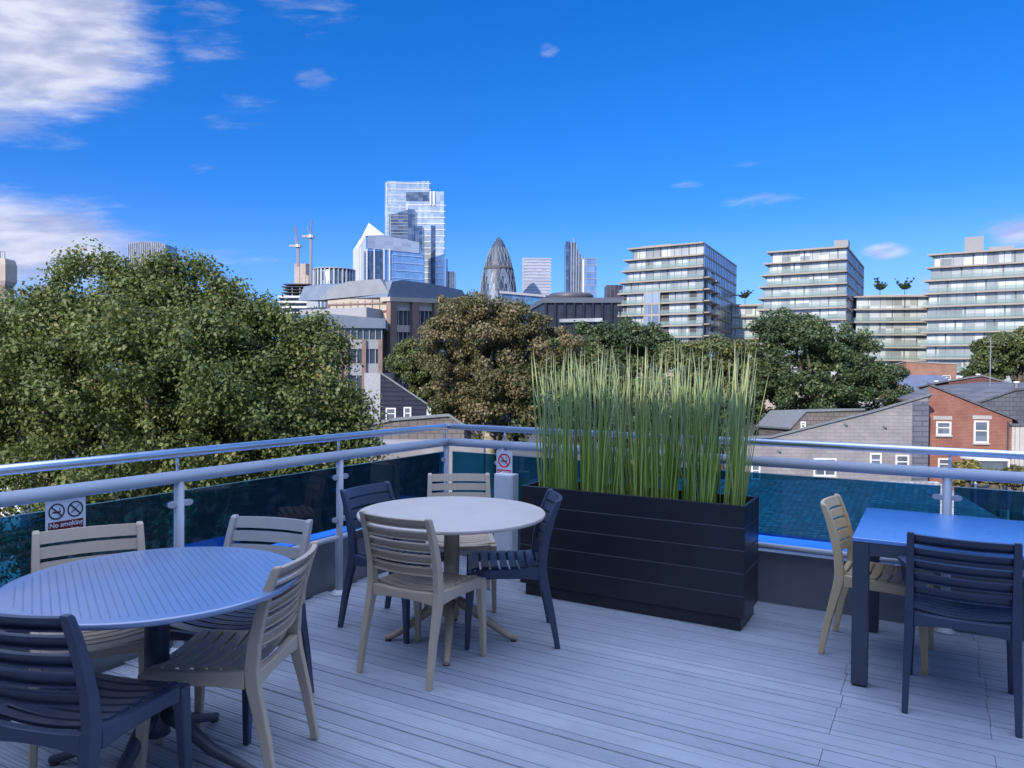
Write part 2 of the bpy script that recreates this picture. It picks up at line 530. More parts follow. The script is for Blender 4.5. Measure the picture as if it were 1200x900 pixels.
def railing(name, label, along, start, posts, length, inward):
    """along: unit 2-vector, start: corner, inward: unit 2-vector to the terrace side"""
    root = empty(name, (start[0], start[1], 0), label=label, cat='railing', group='balustrade runs round the terrace')
    A, I = Vector((*along, 0)), Vector((*inward, 0))
    P0 = Vector((*start, 0))
    q = lambda t, z, o=0.0: P0 + A * t + I * o + Vector((0, 0, z))
    mb = MB(); mb.tube([q(-.0, Z_TOP, .005), q(length, Z_TOP, .005)], .024, 20); part(mb, 'top_rail', steel_m, root)
    mb = MB(); mb.tube([q(-.0, Z_HAND), q(length, Z_HAND)], .034, 20); part(mb, 'handrail', paint_m, root)
    mb = MB(); mb.tube([q(.03, Z_BOT), q(length, Z_BOT)], .019, 14); part(mb, 'bottom_rail', paint_m, root)
    for i, t in enumerate(posts):
        mb = MB()
        mb.tube([q(t, .0), q(t, Z_HAND - .01)], .026, 18)
        mb.tube([q(t, .0), q(t, .012), q(t, .013), q(t, .034)], [.058, .058, .04, .033], 20)
        po = part(mb, 'post', paint_m, root)
        mb = MB(); mb.tube([q(t + .012, Z_HAND + .02), q(t + .012, Z_TOP - .01)], .0085, 10)
        part(mb, 'spigot', steel_m, root)
        for z in (.81, .52):
            for sgn in (-1, 1):
                if t + sgn * .1 < 0:
                    continue
                mb = MB()
                rs = []
                for o in (-.012, .014):
                    rs.append([q(t + sgn * (.018 + .038 * (1 + math.cos(a)) / 1.0 * .8 + .0), z + .019 * math.sin(a), o) for a in (2 * math.pi * k / 16 for k in range(16))])
                if sgn * (1 if A.cross(I).z > 0 else -1) < 0:
                    rs = rs[::-1]
                mb.rings(rs)
                cl = part(mb, 'clamp', clamp_m, root, .003)
    ts = [0.02] + [t for t in posts if t > .3] + [length]
    for a, b in zip(ts[:-1], ts[1:]):
        a2, b2 = a + .035, b - .035
        mb = MB()
        pts = [q(a2, 0, -.005), q(b2, 0, -.005), q(b2, 0, .005), q(a2, 0, .005)]
        mb.prism([(p.x, p.y) for p in pts] if A.cross(I).z > 0 else [(p.x, p.y) for p in pts[::-1]], Z_G0, Z_G1)
        gp = part(mb, 'glass_panel', glass_m, root)
        mb = MB(); mb.bar(q(a2, Z_G1 + .0025), q(b2, Z_G1 + .0025), .0105, .003)
        g2 = part(mb, 'polished_edge', gedge_m, root)
        g2.parent = gp
    return root


lp = [0.02]
for u, v in ((398, 540), (210, 560)):
    r = ray(u, v); t = XL / r.x
    lp.append(YB - r.y * t)
step = lp[2] - lp[1]
lp += [lp[2] + step, lp[2] + 2 * step]
railing('railing', 'left glass railing with steel top rail in front of the big leafy tree', (0, -1), (XL, YB), lp, 7.4, (1, 0))
rp = []
r = ray(590, 530); at_sign = r.x * YB / r.y - XL
r = ray(1110, 575); rp.append(r.x * YB / r.y - XL)
rp = [rp[0] - 2.6, rp[0] - 1.85, rp[0], rp[0] + 1.35, rp[0] + 2.7]
railing('railing', 'right glass railing running behind the reed planter, facing the brick house', (1, 0), (XL, YB), [at_sign] + rp[1:], DK1 - XL, (0, -1))

# ------------------------------------------------------------------ chairs
taupe_m = mottled('taupe_plastic', (.47, .375, .27), .42, amount=.05, scale=5, bump=.12, bump_scale=260)
navy_m = mottled('anthracite_plastic', (.040, .053, .092), .32, amount=.12, scale=5, bump=.12, bump_scale=260)
pale_m = mottled('pale_grey_back', (.34, .32, .30), .38, amount=.05, scale=5, bump=.1, bump_scale=260)  # paler grey tone set on one navy chair's back
sand_m = mottled('sand_plastic', (.60, .44, .24), .42, amount=.05, scale=5, bump=.12, bump_scale=260)

REAR = [(.0, -.272, .215, .026, .030), (.2, -.235, .211, .031, .038), (.385, -.19, .207, .036, .050), (.45, -.182, .206, .036, .050), (.55, -.19, .205, .034, .046),
        (.66, -.215, .204, .033, .042), (.75, -.243, .203, .031, .037), (.815, -.268, .202, .030, .032), (.826, -.274, .202, .026, .022)]


def rear_y(z):
    for a, b in zip(REAR[:-1], REAR[1:]):
        if a[0] <= z <= b[0]:
            return a[1] + (b[1] - a[1]) * (z - a[0]) / (b[0] - a[0])
    return REAR[-1][1]


def make_chair(name, mat, arms=False, backmat=None, legmat=None):
    root = empty(name)
    bm_ = backmat or mat
    for s in (-1, 1):
        mb = MB()
        rs = []
        for z, y, x, wx, wy in REAR:
            x *= s
            rs.append([(x - wx / 2, y - wy / 2, z), (x + wx / 2, y - wy / 2, z), (x + wx / 2, y + wy / 2, z), (x - wx / 2, y + wy / 2, z)])
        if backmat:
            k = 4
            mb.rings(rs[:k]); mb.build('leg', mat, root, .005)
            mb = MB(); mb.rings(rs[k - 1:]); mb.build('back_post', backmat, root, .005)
        else:
            mb.rings(rs); mb.build('leg', mat, root, .005)
        mb = MB(); rs = []
        for z, y, x, wx, wy in ((0, .232, .217, .027, .027), (.2, .224, .213, .034, .036), (.36, .214, .209, .042, .046), (.428, .210, .207, .044, .050)):
            x *= s
            rs.append([(x - wx / 2, y - wy / 2, z), (x + wx / 2, y - wy / 2, z), (x + wx / 2, y + wy / 2, z), (x - wx / 2, y + wy / 2, z)])
        mb.rings(rs); mb.build('leg', mat, root, .006)
    # frame under and round the seat
    mb = MB()
    for s in (-1, 1):
        rs = []
        for y, z0, z1 in ((-.16, .384, .452), (-.08, .390, .444), (.06, .390, .440), (.14, .386, .440), (.188, .378, .438)):
            x = s * .207
            rs.append([(x - .017, y, z0), (x + .017, y, z0), (x + .017, y, z1), (x - .017, y, z1)])
        mb.rings([r[::-1] for r in rs])
    for y0, y1, zc, h in ((.193, .228, .406, .052), (-.205, -.172, .412, .064)):
        rs = []
        for i in range(9):
            x = -.187 + .374 * i / 8; c = 1 - (x / .187) ** 2
            rs.append([(x, y0, zc - h / 2 + .014 * c), (x, y1, zc - h / 2 + .014 * c), (x, y1, zc + h / 2 - .008 * c), (x, y0, zc + h / 2 - .008 * c)])
        mb.rings(rs)
    mb.build('seat_frame', mat, root, .005)
    # seat: bowed slats across
    mb = MB()
    n = 7; y0, y1 = -.165, .215; pitch = (y1 - y0) / n
    for k in range(n):
        a, b = y0 + k * pitch + .0062, y0 + (k + 1) * pitch - .0062
        rs = []
        for i in range(11):
            x = -.191 + .382 * i / 10; c = 1 - (x / .191) ** 2
            d = .020 * c
            roll = .010 if k == n - 1 else 0
            rise = .006 if k == 0 else 0
            rs.append([(x, a, .438 - d + rise), (x, b, .438 - d - roll), (x, b, .452 - d - roll), (x, a, .452 - d + rise)])
        mb.rings(rs)
    mb.build('seat', mat, root, .003)
    # backrest: five bowed slats, hollow at the rear
    mb = MB()
    for k in range(5):
        zc = .794 - .0615 * k; hh = .0225 if k else .0245
        rs = []
        for i in range(13):
            x = -.192 + .384 * i / 12; c = 1 - (x / .192) ** 2
            yb = lambda z: rear_y(z) - .030 * c + .006
            zt, zb = zc + hh, zc - hh
            rs.append([(x, yb(zt), zt), (x, yb(zb), zb), (x, yb(zb) - .019, zb + .001), (x, yb(zb) - .019, zb + .0055), (x, yb(zb) - .006, zb + .007),
                       (x, yb(zt) - .006, zt - .007), (x, yb(zt) - .019, zt - .0055), (x, yb(zt) - .019, zt - .001)])
        mb.rings([r[::-1] for r in rs])
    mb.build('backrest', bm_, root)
    if arms:
        for s in (-1, 1):
            pts = [(-.208, .652), (-.12, .662), (.0, .660), (.10, .650), (.165, .625), (.195, .575), (.21, .50), (.214, .425)]
            xo = [.206, .236, .250, .252, .250, .246, .236, .218]
            wd = [.026, .044, .050, .048, .042, .036, .034, .034]
            rs = []
            for i, ((y, z), x, ww) in enumerate(zip(pts, xo, wd)):
                a = Vector((0, pts[min(i + 1, 7)][0] - pts[max(i - 1, 0)][0], pts[min(i + 1, 7)][1] - pts[max(i - 1, 0)][1])).normalized()
                nn = Vector((0, -a.z, a.y)) * .011
                p = Vector((s * x, y, z)); q = Vector((ww / 2, 0, 0))
                rs.append([p - q - nn, p + q - nn, p + q + nn, p - q + nn])
            mb = MB(); mb.rings([r[::-1] for r in rs]); mb.build('armrest', mat, root, .004)
    return root


GRP1, GRP2, GRP3 = 'slatted chairs round the ribbed blue table', 'slatted chairs round the taupe round table', 'slatted chairs at the square table'
# level camera-aligned x, y and heading, from the photograph
CHAIRS = [
    ('taupe', -.443, 3.873, -.504, 'taupe slatted chair with its back to us, nearest at the taupe round table', GRP2),
    ('navy', -.017, 4.295, 1.631, 'dark navy slatted chair between the taupe round table and the reed planter', GRP2),
    ('navy', -.672, 4.455, 4.181, 'dark navy slatted chair between the taupe round table and the left railing', GRP2),
    ('taupe', -.340, 4.924, 3.246, 'taupe slatted chair beyond the taupe round table, in front of the corner post', GRP2),
    ('navy', -1.397, 2.41, -.239, 'dark navy slatted chair in the nearest corner, tucked under the ribbed blue table', GRP1),
    ('taupe', -1.092, 2.862, 1.50, 'taupe slatted chair side-on at the right of the ribbed blue table', GRP1),
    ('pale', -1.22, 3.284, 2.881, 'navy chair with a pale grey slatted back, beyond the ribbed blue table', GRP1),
    ('taupe', -1.738, 3.077, -2.557, 'taupe slatted chair under the no smoking or vaping sign, facing the camera', GRP1),
    ('sand', 2.062, 4.09, 4.13, 'sand coloured slatted chair side-on at the left of the square blue table', GRP3),
    ('arm', 2.124, 3.469, 5.747, 'dark navy armchair with its back to us at the square blue table', GRP3),
]
protos = {'taupe': make_chair('slatted_chair', taupe_m), 'navy': make_chair('slatted_chair', navy_m),
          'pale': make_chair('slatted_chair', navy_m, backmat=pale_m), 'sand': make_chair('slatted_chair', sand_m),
          'arm': make_chair('slatted_armchair', navy_m, arms=True)}
used = set()
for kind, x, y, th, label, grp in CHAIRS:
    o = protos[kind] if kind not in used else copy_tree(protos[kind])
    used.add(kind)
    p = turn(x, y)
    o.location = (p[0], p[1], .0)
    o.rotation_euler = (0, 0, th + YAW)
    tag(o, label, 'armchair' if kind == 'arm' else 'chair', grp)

# ------------------------------------------------------------------ tables
ttop_m = mottled('taupe_table_top', (.54, .46, .39), .40, amount=.04, scale=3, bump=.1, bump_scale=300)
tleg_m = mottled('taupe_table_leg', (.40, .30, .20), .4, amount=.06)
ntop_m, w, b = principled('ribbed_navy_top', (.06, .085, .15), .33, 0, .5)
b.inputs['Coat Weight'].default_value = 1.0; b.inputs['Coat Roughness'].default_value = .22; b.inputs['Coat IOR'].default_value = 1.8
tc = w.n('ShaderNodeTexCoord'); sp = w.n('ShaderNodeSeparateXYZ'); w.link(tc.outputs['Object'], sp.inputs[0])
rib = w.math('SINE', w.math('MULTIPLY', sp.outputs[0], 2 * math.pi / .026))
rr = w.math('SQRT', w.math('ADD', w.math('MULTIPLY', sp.outputs[0], sp.outputs[0]), w.math('MULTIPLY', sp.outputs[1], sp.outputs[1])))
inside = w.math('SUBTRACT', 1.0, w.sstep(rr, .465, .475))
groove = w.math('MULTIPLY', w.sstep(rib, .70, .98), inside)
w.link(w.mix(w.math('MULTIPLY', groove, .55), (.17, .23, .38, 1), (.06, .085, .15, 1)), b.inputs['Base Color'])
bp = w.n('ShaderNodeBump'); bp.inputs['Strength'].default_value = .5; bp.inputs['Distance'].default_value = .004
w.link(w.math('SUBTRACT', w.math('MULTIPLY', w.noise(tc.outputs['Object'], 120, 3), .12), groove), bp.inputs['Height']); w.link(bp.outputs[0], b.inputs['Normal'])
w.link(w.math('ADD', .24, w.math('MULTIPLY', w.noise(tc.outputs['Object'], 6, 5), .16)), b.inputs['Roughness'])
sqtop_m = mottled('sky_tinted_top', (.07, .24, .60), .30, amount=.02, scale=2)  # sky reflection on the navy top partly painted into this blue base
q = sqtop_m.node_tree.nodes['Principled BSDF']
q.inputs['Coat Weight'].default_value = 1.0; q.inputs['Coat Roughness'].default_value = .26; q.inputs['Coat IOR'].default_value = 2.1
sqleg_m = mottled('navy_table_leg', (.05, .06, .085), .42, amount=.08)


def round_table(name, loc, rad, th, mtop, mleg, leg_r, a0, **kw):
    root = empty(name, (loc[0], loc[1], 0), th, **kw)
    mb = MB(); mb.lathe([(rad - .02, .716), (rad - .004, .719), (rad, .726), (rad, .735), (rad - .003, .739), (rad - .008, .740)], 96)
    mb.build('tabletop', mtop, root)
    mb = MB(); mb.lathe([(.05, .15), (.044, .19), (.044, .66), (.06, .70), (.12, .714)], 28)
    mb.build('column', mleg, root)
    for k in range(4):
        a = a0 - th + k * math.pi / 2
        c, s = math.cos(a), math.sin(a)
        mb = MB()
        pr = [(.03, .235, .030), (.10, .195, .028), (.22, .105, .023), (leg_r - .05, .030, .017), (leg_r - .01, .019, .016), (leg_r, .017, .013)]
        mb.tube([(r * c, r * s, z) for r, z, q in pr], [q for r, z, q in pr], 14)
        l = mb.build('leg', mleg, root)
        mb = MB(); mb.lathe([(.017, 0), (.019, .006), (.014, .012)], 16, (leg_r * c - .018 * c, leg_r * s - .018 * s))
        mb.build('foot_pad', cap_m, l)
    return root


p2 = turn(-.335, 4.198)
round_table('round_table', p2, .532, 0, ttop_m, tleg_m, .375, YAW + R(1), label='round taupe table on a four-legged pedestal, in front of the reed planter', cat='table')
p1 = turn(-1.335, 2.785)
# ribs run along the line seen across the top
q0, q1 = at_z(180, 680, .74), at_z(205, 723, .74)
rib_a = math.atan2(q1.y - q0.y, q1.x - q0.x) - math.pi / 2
round_table('round_table', p1, .520, rib_a, ntop_m, sqleg_m, .44, YAW + R(83), label='round dark blue table with a ribbed top, nearest the left railing', cat='table')

sq = empty('square_table', (.15, 4.48, 0), label='square dark blue table with thick legs at the right, reflecting the sky', cat='table')
HX, HY = .475, .485
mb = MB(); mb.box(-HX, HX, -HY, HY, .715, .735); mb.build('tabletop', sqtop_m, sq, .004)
for sx in (-1, 1):
    for sy in (-1, 1):
        x, y_ = sx * (HX - .040), sy * (HY - .040)
        mb = MB(); mb.box(x - .037, x + .037, y_ - .037, y_ + .037, .008, .714); l = mb.build('leg', sqleg_m, sq, .004)
        mb = MB(); mb.box(x - .03, x + .03, y_ - .03, y_ + .03, .0, .0075); mb.build('foot_pad', cap_m, l)
mb = MB()
for s in (-1, 1):
    mb.box(-HX + .078, HX - .078, s * (HY - .012) - .010, s * (HY - .012) + .010, .652, .713)
    mb.box(s * (HX - .012) - .010, s * (HX - .012) + .010, -HY + .078, HY - .078, .652, .713)
mb.build('apron', sqleg_m, sq, .002)

# ------------------------------------------------------------------ planter and reeds
plant_m = mottled('planter_black', (.014, .016, .021), .38, amount=.2, scale=3, bump=.1)
line_m = mottled('planter_groove', (.16, .17, .19), .4)
soil_m = mottled('soil', (.03, .024, .018), .95, bump=.8, bump_scale=40)
PX0, PX1, PY0, PY1, PZ = -2.465, -.945, 4.495, 4.905, .755
pl = empty('planter', ((PX0 + PX1) / 2, (PY0 + PY1) / 2, 0), label='long black rectangular planter box with horizontal panel joints', cat='planter')
mb = MB(); nb = 5; hb = (PZ - .075) / nb
for k in range(nb):
    z0 = .075 + k * hb + .002; z1 = .075 + (k + 1) * hb - .002
    t = .022
    mb.box(PX0, PX1, PY0, PY0 + t, z0, z1); mb.box(PX0, PX1, PY1 - t, PY1, z0, z1)
    mb.box(PX0, PX0 + t, PY0 + t + .001, PY1 - t - .001, z0, z1); mb.box(PX1 - t, PX1, PY0 + t + .001, PY1 - t - .001, z0, z1)
part(mb, 'side_panel', plant_m, pl, .003)
mb = MB()
for k in range(1, nb):
    z = .075 + k * hb
    mb.box(PX0 + .003, PX1 - .003, PY0 + .003, PY1 - .003, z - .0035, z + .0035)
part(mb, 'joint_strip', line_m, pl)
mb = MB(); mb.box(PX0 + .04, PX1 - .02, PY0 + .012, PY1 - .02, .0, .072); part(mb, 'plinth', plant_m, pl)
mb = MB(); mb.box(PX0 + .024, PX1 - .024, PY0 + .024, PY1 - .024, PZ - .12, PZ - .07); part(mb, 'soil', soil_m, pl)

reed_m, w, b = principled('reed_stem', (.12, .2, .04), .5, 0, .4)
at = w.n('ShaderNodeAttribute', attribute_name='tone'); at2 = w.n('ShaderNodeAttribute', attribute_name='along')
crg = w.n('ShaderNodeValToRGB'); e = crg.color_ramp.elements
e[0].position = 0; e[0].color = (.38, .50, .10, 1); e[1].position = 1; e[1].color = (.36, .37, .34, 1)
for pos, c in ((.3, (.36, .50, .08, 1)), (.55, (.26, .34, .13, 1)), (.8, (.25, .29, .21, 1))):
    q = e.new(pos); q.color = c
w.link(at2.outputs['Fac'], crg.inputs[0])
cr2 = w.n('ShaderNodeValToRGB'); e = cr2.color_ramp.elements
e[0].position = 0; e[0].color = (.55, .48, .16, 1); e[1].position = 1; e[1].color = (.09, .18, .05, 1)
q = e.new(.5); q.color = (.34, .48, .09, 1)
w.link(at.outputs['Fac'], cr2.inputs[0])
w.link(w.mix(.5, crg.outputs[0], cr2.outputs[0]), b.inputs['Base Color'])


def reed_clump(root, cx, cy, sx, sy, n, zbase):
    V, F, T, A = [], [], [], []
    tone_c = RNG.uniform(.25, .85)
    for i in range(n):
        x = cx + RNG.uniform(-sx, sx); y = min(max(cy + RNG.uniform(-sy, sy), PY0 + .045), PY1 - .045)
        x = min(max(x, PX0 + .04), PX1 - .04)
        h = RNG.choice([RNG.uniform(.78, 1.06), RNG.uniform(.58, .92), RNG.uniform(.25, .6)], p=[.55, .33, .12])
        if RNG.random() < .04: h *= 1.07
        dead = RNG.random() < .22
        lean = RNG.normal(0, .045, 2) * (3.0 if dead else 1)
        lean[0] += (x - (PX0 + PX1) / 2) * .06
        bend = RNG.normal(0, .035, 2)
        r0 = RNG.choice([RNG.uniform(.0028, .0045), RNG.uniform(.0048, .0078)]) * (.7 if dead else 1)
        tone = min(1, max(0, tone_c + RNG.normal(0, .24)))
        seg = 8
        base_i = len(V)
        for k in range(seg + 1):
            t = k / seg
            px = x + lean[0] * t * h + bend[0] * t * t * h; py = y + lean[1] * t * h + bend[1] * t * t * h; pz = zbase + t * h
            r = r0 * (1 - .55 * t ** 2)
            if k == seg: r *= .25
            for c in range(4):
                a = math.pi / 2 * c + i
                V.append((px + r * math.cos(a), py + r * math.sin(a), pz)); T.append(tone); A.append(min(1, t * h / .95 + (.55 if dead else 0)))
        for k in range(seg):
            for c in range(4):
                d = (c + 1) % 4
                F.append((base_i + k * 4 + c, base_i + k * 4 + d, base_i + k * 4 + 4 + d, base_i + k * 4 + 4 + c))
    me = bpy.data.meshes.new('stem_clump'); me.from_pydata(V, [], F)
    me.polygons.foreach_set('use_smooth', [True] * len(F))
    for nm, dat in (('tone', T), ('along', A)):
        q = me.attributes.new(nm, 'FLOAT', 'POINT'); q.data.foreach_set('value', dat)
    me.materials.append(reed_m)
    o = bpy.data.objects.new('stem_clump', me); COL.objects.link(o); o.parent = root
    me.transform(Matrix.Translation(-Vector(root.location)))
    return o


reeds = empty('reed_plant', ((PX0 + PX1) / 2, (PY0 + PY1) / 2, PZ - .08), label='tall green reeds growing upright in the black planter', cat='plant')
for i in range(11):
    cx = PX0 + .08 + (PX1 - PX0 - .14) * (i + .5) / 11 + RNG.uniform(-.025, .025)
    reed_clump(reeds, cx, (PY0 + PY1) / 2 + RNG.uniform(-.05, .05), RNG.uniform(.045, .075), .13, int(RNG.uniform(34, 58)), PZ - .075)

# ------------------------------------------------------------------ signs and the white box
white_m = mottled('sign_white', (.72, .73, .75), .35, amount=.03)
black_m = mottled('sign_black', (.02, .02, .03), .4)
maroon_m = mottled('sign_maroon', (.16, .012, .02), .4)
red_m = mottled('sign_red', (.62, .02, .045), .4)


def ring(mb, cx, cz, r0, r1, y, n=40):
    vs = [(cx + r * math.cos(2 * math.pi * k / n), y + d, cz + r * math.sin(2 * math.pi * k / n)) for r, d in ((r0, 0), (r1, 0), (r1, .0012), (r0, .0012)) for k in range(n)]
    fs = []
    for a, b in ((0, 1), (1, 2), (2, 3), (3, 0)):
        for k in range(n):
            j = (k + 1) % n
            fs.append((a * n + k, a * n + j, b * n + j, b * n + k))
    mb.add(vs, fs)


def slash(mb, cx, cz, r, wd, y, ang=-45):
    c, s = math.cos(R(ang)), math.sin(R(ang))
    q = [(cx + r * c * a - wd / 2 * s * e, cz + r * s * a + wd / 2 * c * e) for a, e in ((-1, -1), (1, -1), (1, 1), (-1, 1))]
    mb.hexa([(p[0], y + .0008, p[1]) for p in q], [(p[0], y - .0004, p[1]) for p in q])


def cigarette(mb, cx, cz, r, y):
    mb.box(cx - r * .62, cx + r * .45, y - .0002, y + .0006, cz - r * .22, cz + r * .02)
    mb.box(cx + r * .50, cx + r * .60, y - .0002, y + .0006, cz - r * .22, cz + r * .02)
    mb.bar((cx + r * .52, y + .0003, cz + r * .08), (cx + r * .40, y + .0003, cz + r * .40), r * .08, .0012)
    mb.bar((cx + r * .40, y + .0003, cz + r * .40), (cx + r * .55, y + .0003, cz + r * .62), r * .08, .0012)


# left sign: blue-white with two prohibited circles above a maroon strip
r = ray(77, 605); t = (XL + .012) / r.x
ls = empty('no_smoking_sign', (XL + .013, r.y * t, EYE + r.z * t - .005), R(90), label='white no smoking or vaping sign with two circles on the left glass', cat='sign')
SW, SH = .185, .170
mb = MB(); mb.box(-SW / 2, SW / 2, -.0015, .0015, -SH / 2, SH / 2); mb.build('plate', white_m, ls)
mb = MB()
for cx in (-.043, .043):
    ring(mb, cx, .034, .031, .037, -.0032); slash(mb, cx, .034, .034, .006, -.0034, -45)
cigarette(mb, -.043, .034, .030, -.0028)
mb.bar((.022, -.0026, .020), (.050, -.0026, .044), .009, .001); mb.bar((.052, -.0026, .046), (.062, -.0026, .054), .005, .001)
mb.build('symbol', black_m, ls)
mb = MB(); mb.box(-.080, .080, -.0032, -.0016, -.074, -.014); mb.build('text_panel', maroon_m, ls)
text_mesh('No smoking', .031, white_m, ls, (0, -.0042, -.030), bold=.0006)
text_mesh('or vaping', .031, white_m, ls, (0, -.0042, -.058), bold=.0006)

# right sign: white upright plate, red circle, red lettering
r = ray(591, 545); t = (YB - .050) / r.y
rs_ = empty('no_smoking_sign', (r.x * t, YB - .050, EYE + r.z * t), 0, label='upright white sign with a red no smoking circle beside the reeds', cat='sign')
SW, SH = .145, .225
mb = MB(); mb.box(-SW / 2, SW / 2, -.0015, .0015, -SH / 2, SH / 2); mb.build('plate', white_m, rs_)
mb = MB(); ring(mb, 0, .036, .045, .056, -.0032); slash(mb, 0, .036, .05, .010, -.0034, -45); mb.build('symbol', red_m, rs_)
mb = MB(); cigarette(mb, 0, .036, .046, -.0028); mb.build('cigarette', black_m, rs_)
mb = MB(); mb.box(-.064, .064, -.0032, -.0016, -.070, -.036); mb.box(-.064, .064, -.0032, -.0016, -.102, -.078); mb.build('text_panel', red_m, rs_)
text_mesh('NO SMOKING', .0185, white_m, rs_, (0, -.0042, -.053), bold=.0004)
text_mesh('on this terrace', .0135, white_m, rs_, (0, -.0042, -.090))

box_m = mottled('white_enamel', (.66, .69, .70), .4, amount=.04)
r = ray(593, 600); p = Vector((r.x * (YB - .10) / r.y, 0, 0))
wb = empty('white_box', (p.x, YB - .10, 0), label='narrow white box standing under the red circle sign', cat='box')
mb = MB(); mb.box(-.085, .085, -.05, .05, .0, .745); mb.build('casing', box_m, wb, .008)
mb = MB(); mb.box(-.070, .070, -.0545, -.0515, .42, .73); mb.build('panel', box_m, wb, .003)
mb = MB(); mb.box(-.070, .070, -.0545, -.0515, .03, .40); mb.build('panel', box_m, wb, .003)

# ================================================================== GROUND
gm = mottled('ground_asphalt', (.055, .056, .058), .9, amount=.3, scale=.15)
mb = MB(); mb.box(-6000, 6000, -6000, 6000, GROUND - 1, GROUND)
tag(mb.build('ground', gm), kind='structure')
grass_m = mottled('lawn', (.05, .075, .025), .95, amount=.35, scale=.6, bump=.6, bump_scale=6)
lawn = MB()
c = at_d(300, 440, 22)
lawn.prism([turn(*q) for q in ((-30, 8), (18, 8), (60, 100), (-60, 100))], GROUND - .5, GROUND + .02)
tag(lawn.build('lawn', grass_m), kind='structure')

# ================================================================== TREES
bark_m = mottled('bark', (.10, .085, .065), .9, amount=.35, scale=4, bump=.8, bump_scale=14)
pale_bark_m = mottled('pale_bark', (.30, .27, .21), .9, amount=.35, scale=3, bump=.6, bump_scale=14)
L_near = leaf_mat('leaf_near', [(0, (0.061, 0.088, 0.029)), (.35, (0.098, 0.132, 0.039)), (.65, (0.140, 0.177, 0.049)), (.86, (0.207, 0.207, 0.067)), (1, (0.305, 0.244, 0.110))], .3)
L_brown = leaf_mat('leaf_browning', [(0, (.05, .062, .024)), (.3, (.085, .092, .034)), (.55, (.13, .115, .05)), (.8, (.185, .145, .07)), (1, (.25, .19, .11))], .22)
L_mid = leaf_mat('leaf_mid', [(0, (0.055, 0.075, 0.029)), (.4, (0.088, 0.114, 0.039)), (.75, (0.130, 0.153, 0.047)), (1, (0.208, 0.195, 0.078))], .25)
L_dark = leaf_mat('leaf_dark', [(0, (0.030, 0.055, 0.025)), (.45, (0.050, 0.085, 0.034)), (.8, (0.075, 0.115, 0.044)), (1, (0.125, 0.150, 0.062))], .22)
L_yellow = leaf_mat('leaf_yellow', [(0, (.10, .10, .03)), (.5, (.20, .18, .05)), (1, (.34, .28, .10))], .25)


def crown(root, lobes, nleaf, size, mat, tone0=.45, spread=.22, shell=.6, name='crown', up=.35, aspect=1.35):
    """leaf-sized faces spread through the outer part of many uneven lobes (cx, cy, cz, rx, ry, rz)"""
    L = np.array(lobes); vol = (L[:, 3] * L[:, 4] * L[:, 5]) ** (2 / 3)
    idx = RNG.choice(len(L), nleaf, p=vol / vol.sum())
    d = RNG.normal(size=(nleaf, 3)); d /= np.linalg.norm(d, axis=1)[:, None]
    rad = 1 - np.abs(RNG.normal(0, .30 * shell + .05, nleaf)); rad += RNG.normal(0, .07, nleaf)
    P = L[idx, :3] + d * L[idx, 3:6] * np.clip(rad, .1, 1.25)[:, None]
    nrm = d * .8 + RNG.normal(0, .55, (nleaf, 3)); nrm[:, 2] += up
    nrm /= np.linalg.norm(nrm, axis=1)[:, None]
    t = np.cross(nrm, RNG.normal(size=(nleaf, 3))); t /= np.linalg.norm(t, axis=1)[:, None]
    t[:, 2] -= .25; b = np.cross(nrm, t); b /= np.linalg.norm(b, axis=1)[:, None]
    s = size * RNG.uniform(.55, 1.25, nleaf)[:, None]
    q = np.stack([P - t * s * aspect / 2, P + b * s * .5 + nrm * s * .12 - t * s * .08, P + t * s * aspect / 2, P - b * s * .5 + nrm * s * .12 - t * s * .08], 1).reshape(-1, 3)
    q -= np.array(root.location)[None]
    me = bpy.data.meshes.new(name)
    me.vertices.add(4 * nleaf); me.vertices.foreach_set('co', q.astype(np.float32).ravel())
    me.loops.add(4 * nleaf); me.loops.foreach_set('vertex_index', np.arange(4 * nleaf, dtype=np.int32))
    me.polygons.add(nleaf); me.polygons.foreach_set('loop_start', np.arange(0, 4 * nleaf, 4, dtype=np.int32))
    me.update(calc_edges=True)
    lobe_tone = RNG.normal(0, .16, len(L))
    tone = np.clip(tone0 + lobe_tone[idx] + RNG.normal(0, spread, nleaf), 0, 1)
    a = me.attributes.new('tone', 'FLOAT', 'POINT'); a.data.foreach_set('value', np.repeat(tone, 4).astype(np.float32))
    me.materials.append(mat)
    o = bpy.data.objects.new(name, me); COL.objects.link(o); o.parent = root
    return o


def scatter_lobes(ells, n, rl, flat=.8):
    """small lobes over the surface and the inside of large ellipsoids (centre, radii)"""
    out = []
    w_ = np.array([e[3] * e[5] + e[4] * e[5] for e in ells]); w_ = w_ / w_.sum()
    for e, k in zip(ells, RNG.multinomial(n, w_)):
        for i in range(max(k, 3)):
            d = RNG.normal(size=3); d /= np.linalg.norm(d)
            if d[2] < -.5: d[2] *= -1
            f = RNG.uniform(.72, 1.0) if RNG.random() < .8 else RNG.uniform(.2, .7)
            r = rl * RNG.uniform(.55, 1.35)
            out.append((e[0] + d[0] * max(e[3] - r * .6, .1) * f, e[1] + d[1] * max(e[4] - r * .6, .1) * f, e[2] + d[2] * max(e[5] - r * .6, .1) * f, r, r, r * flat))
    return out


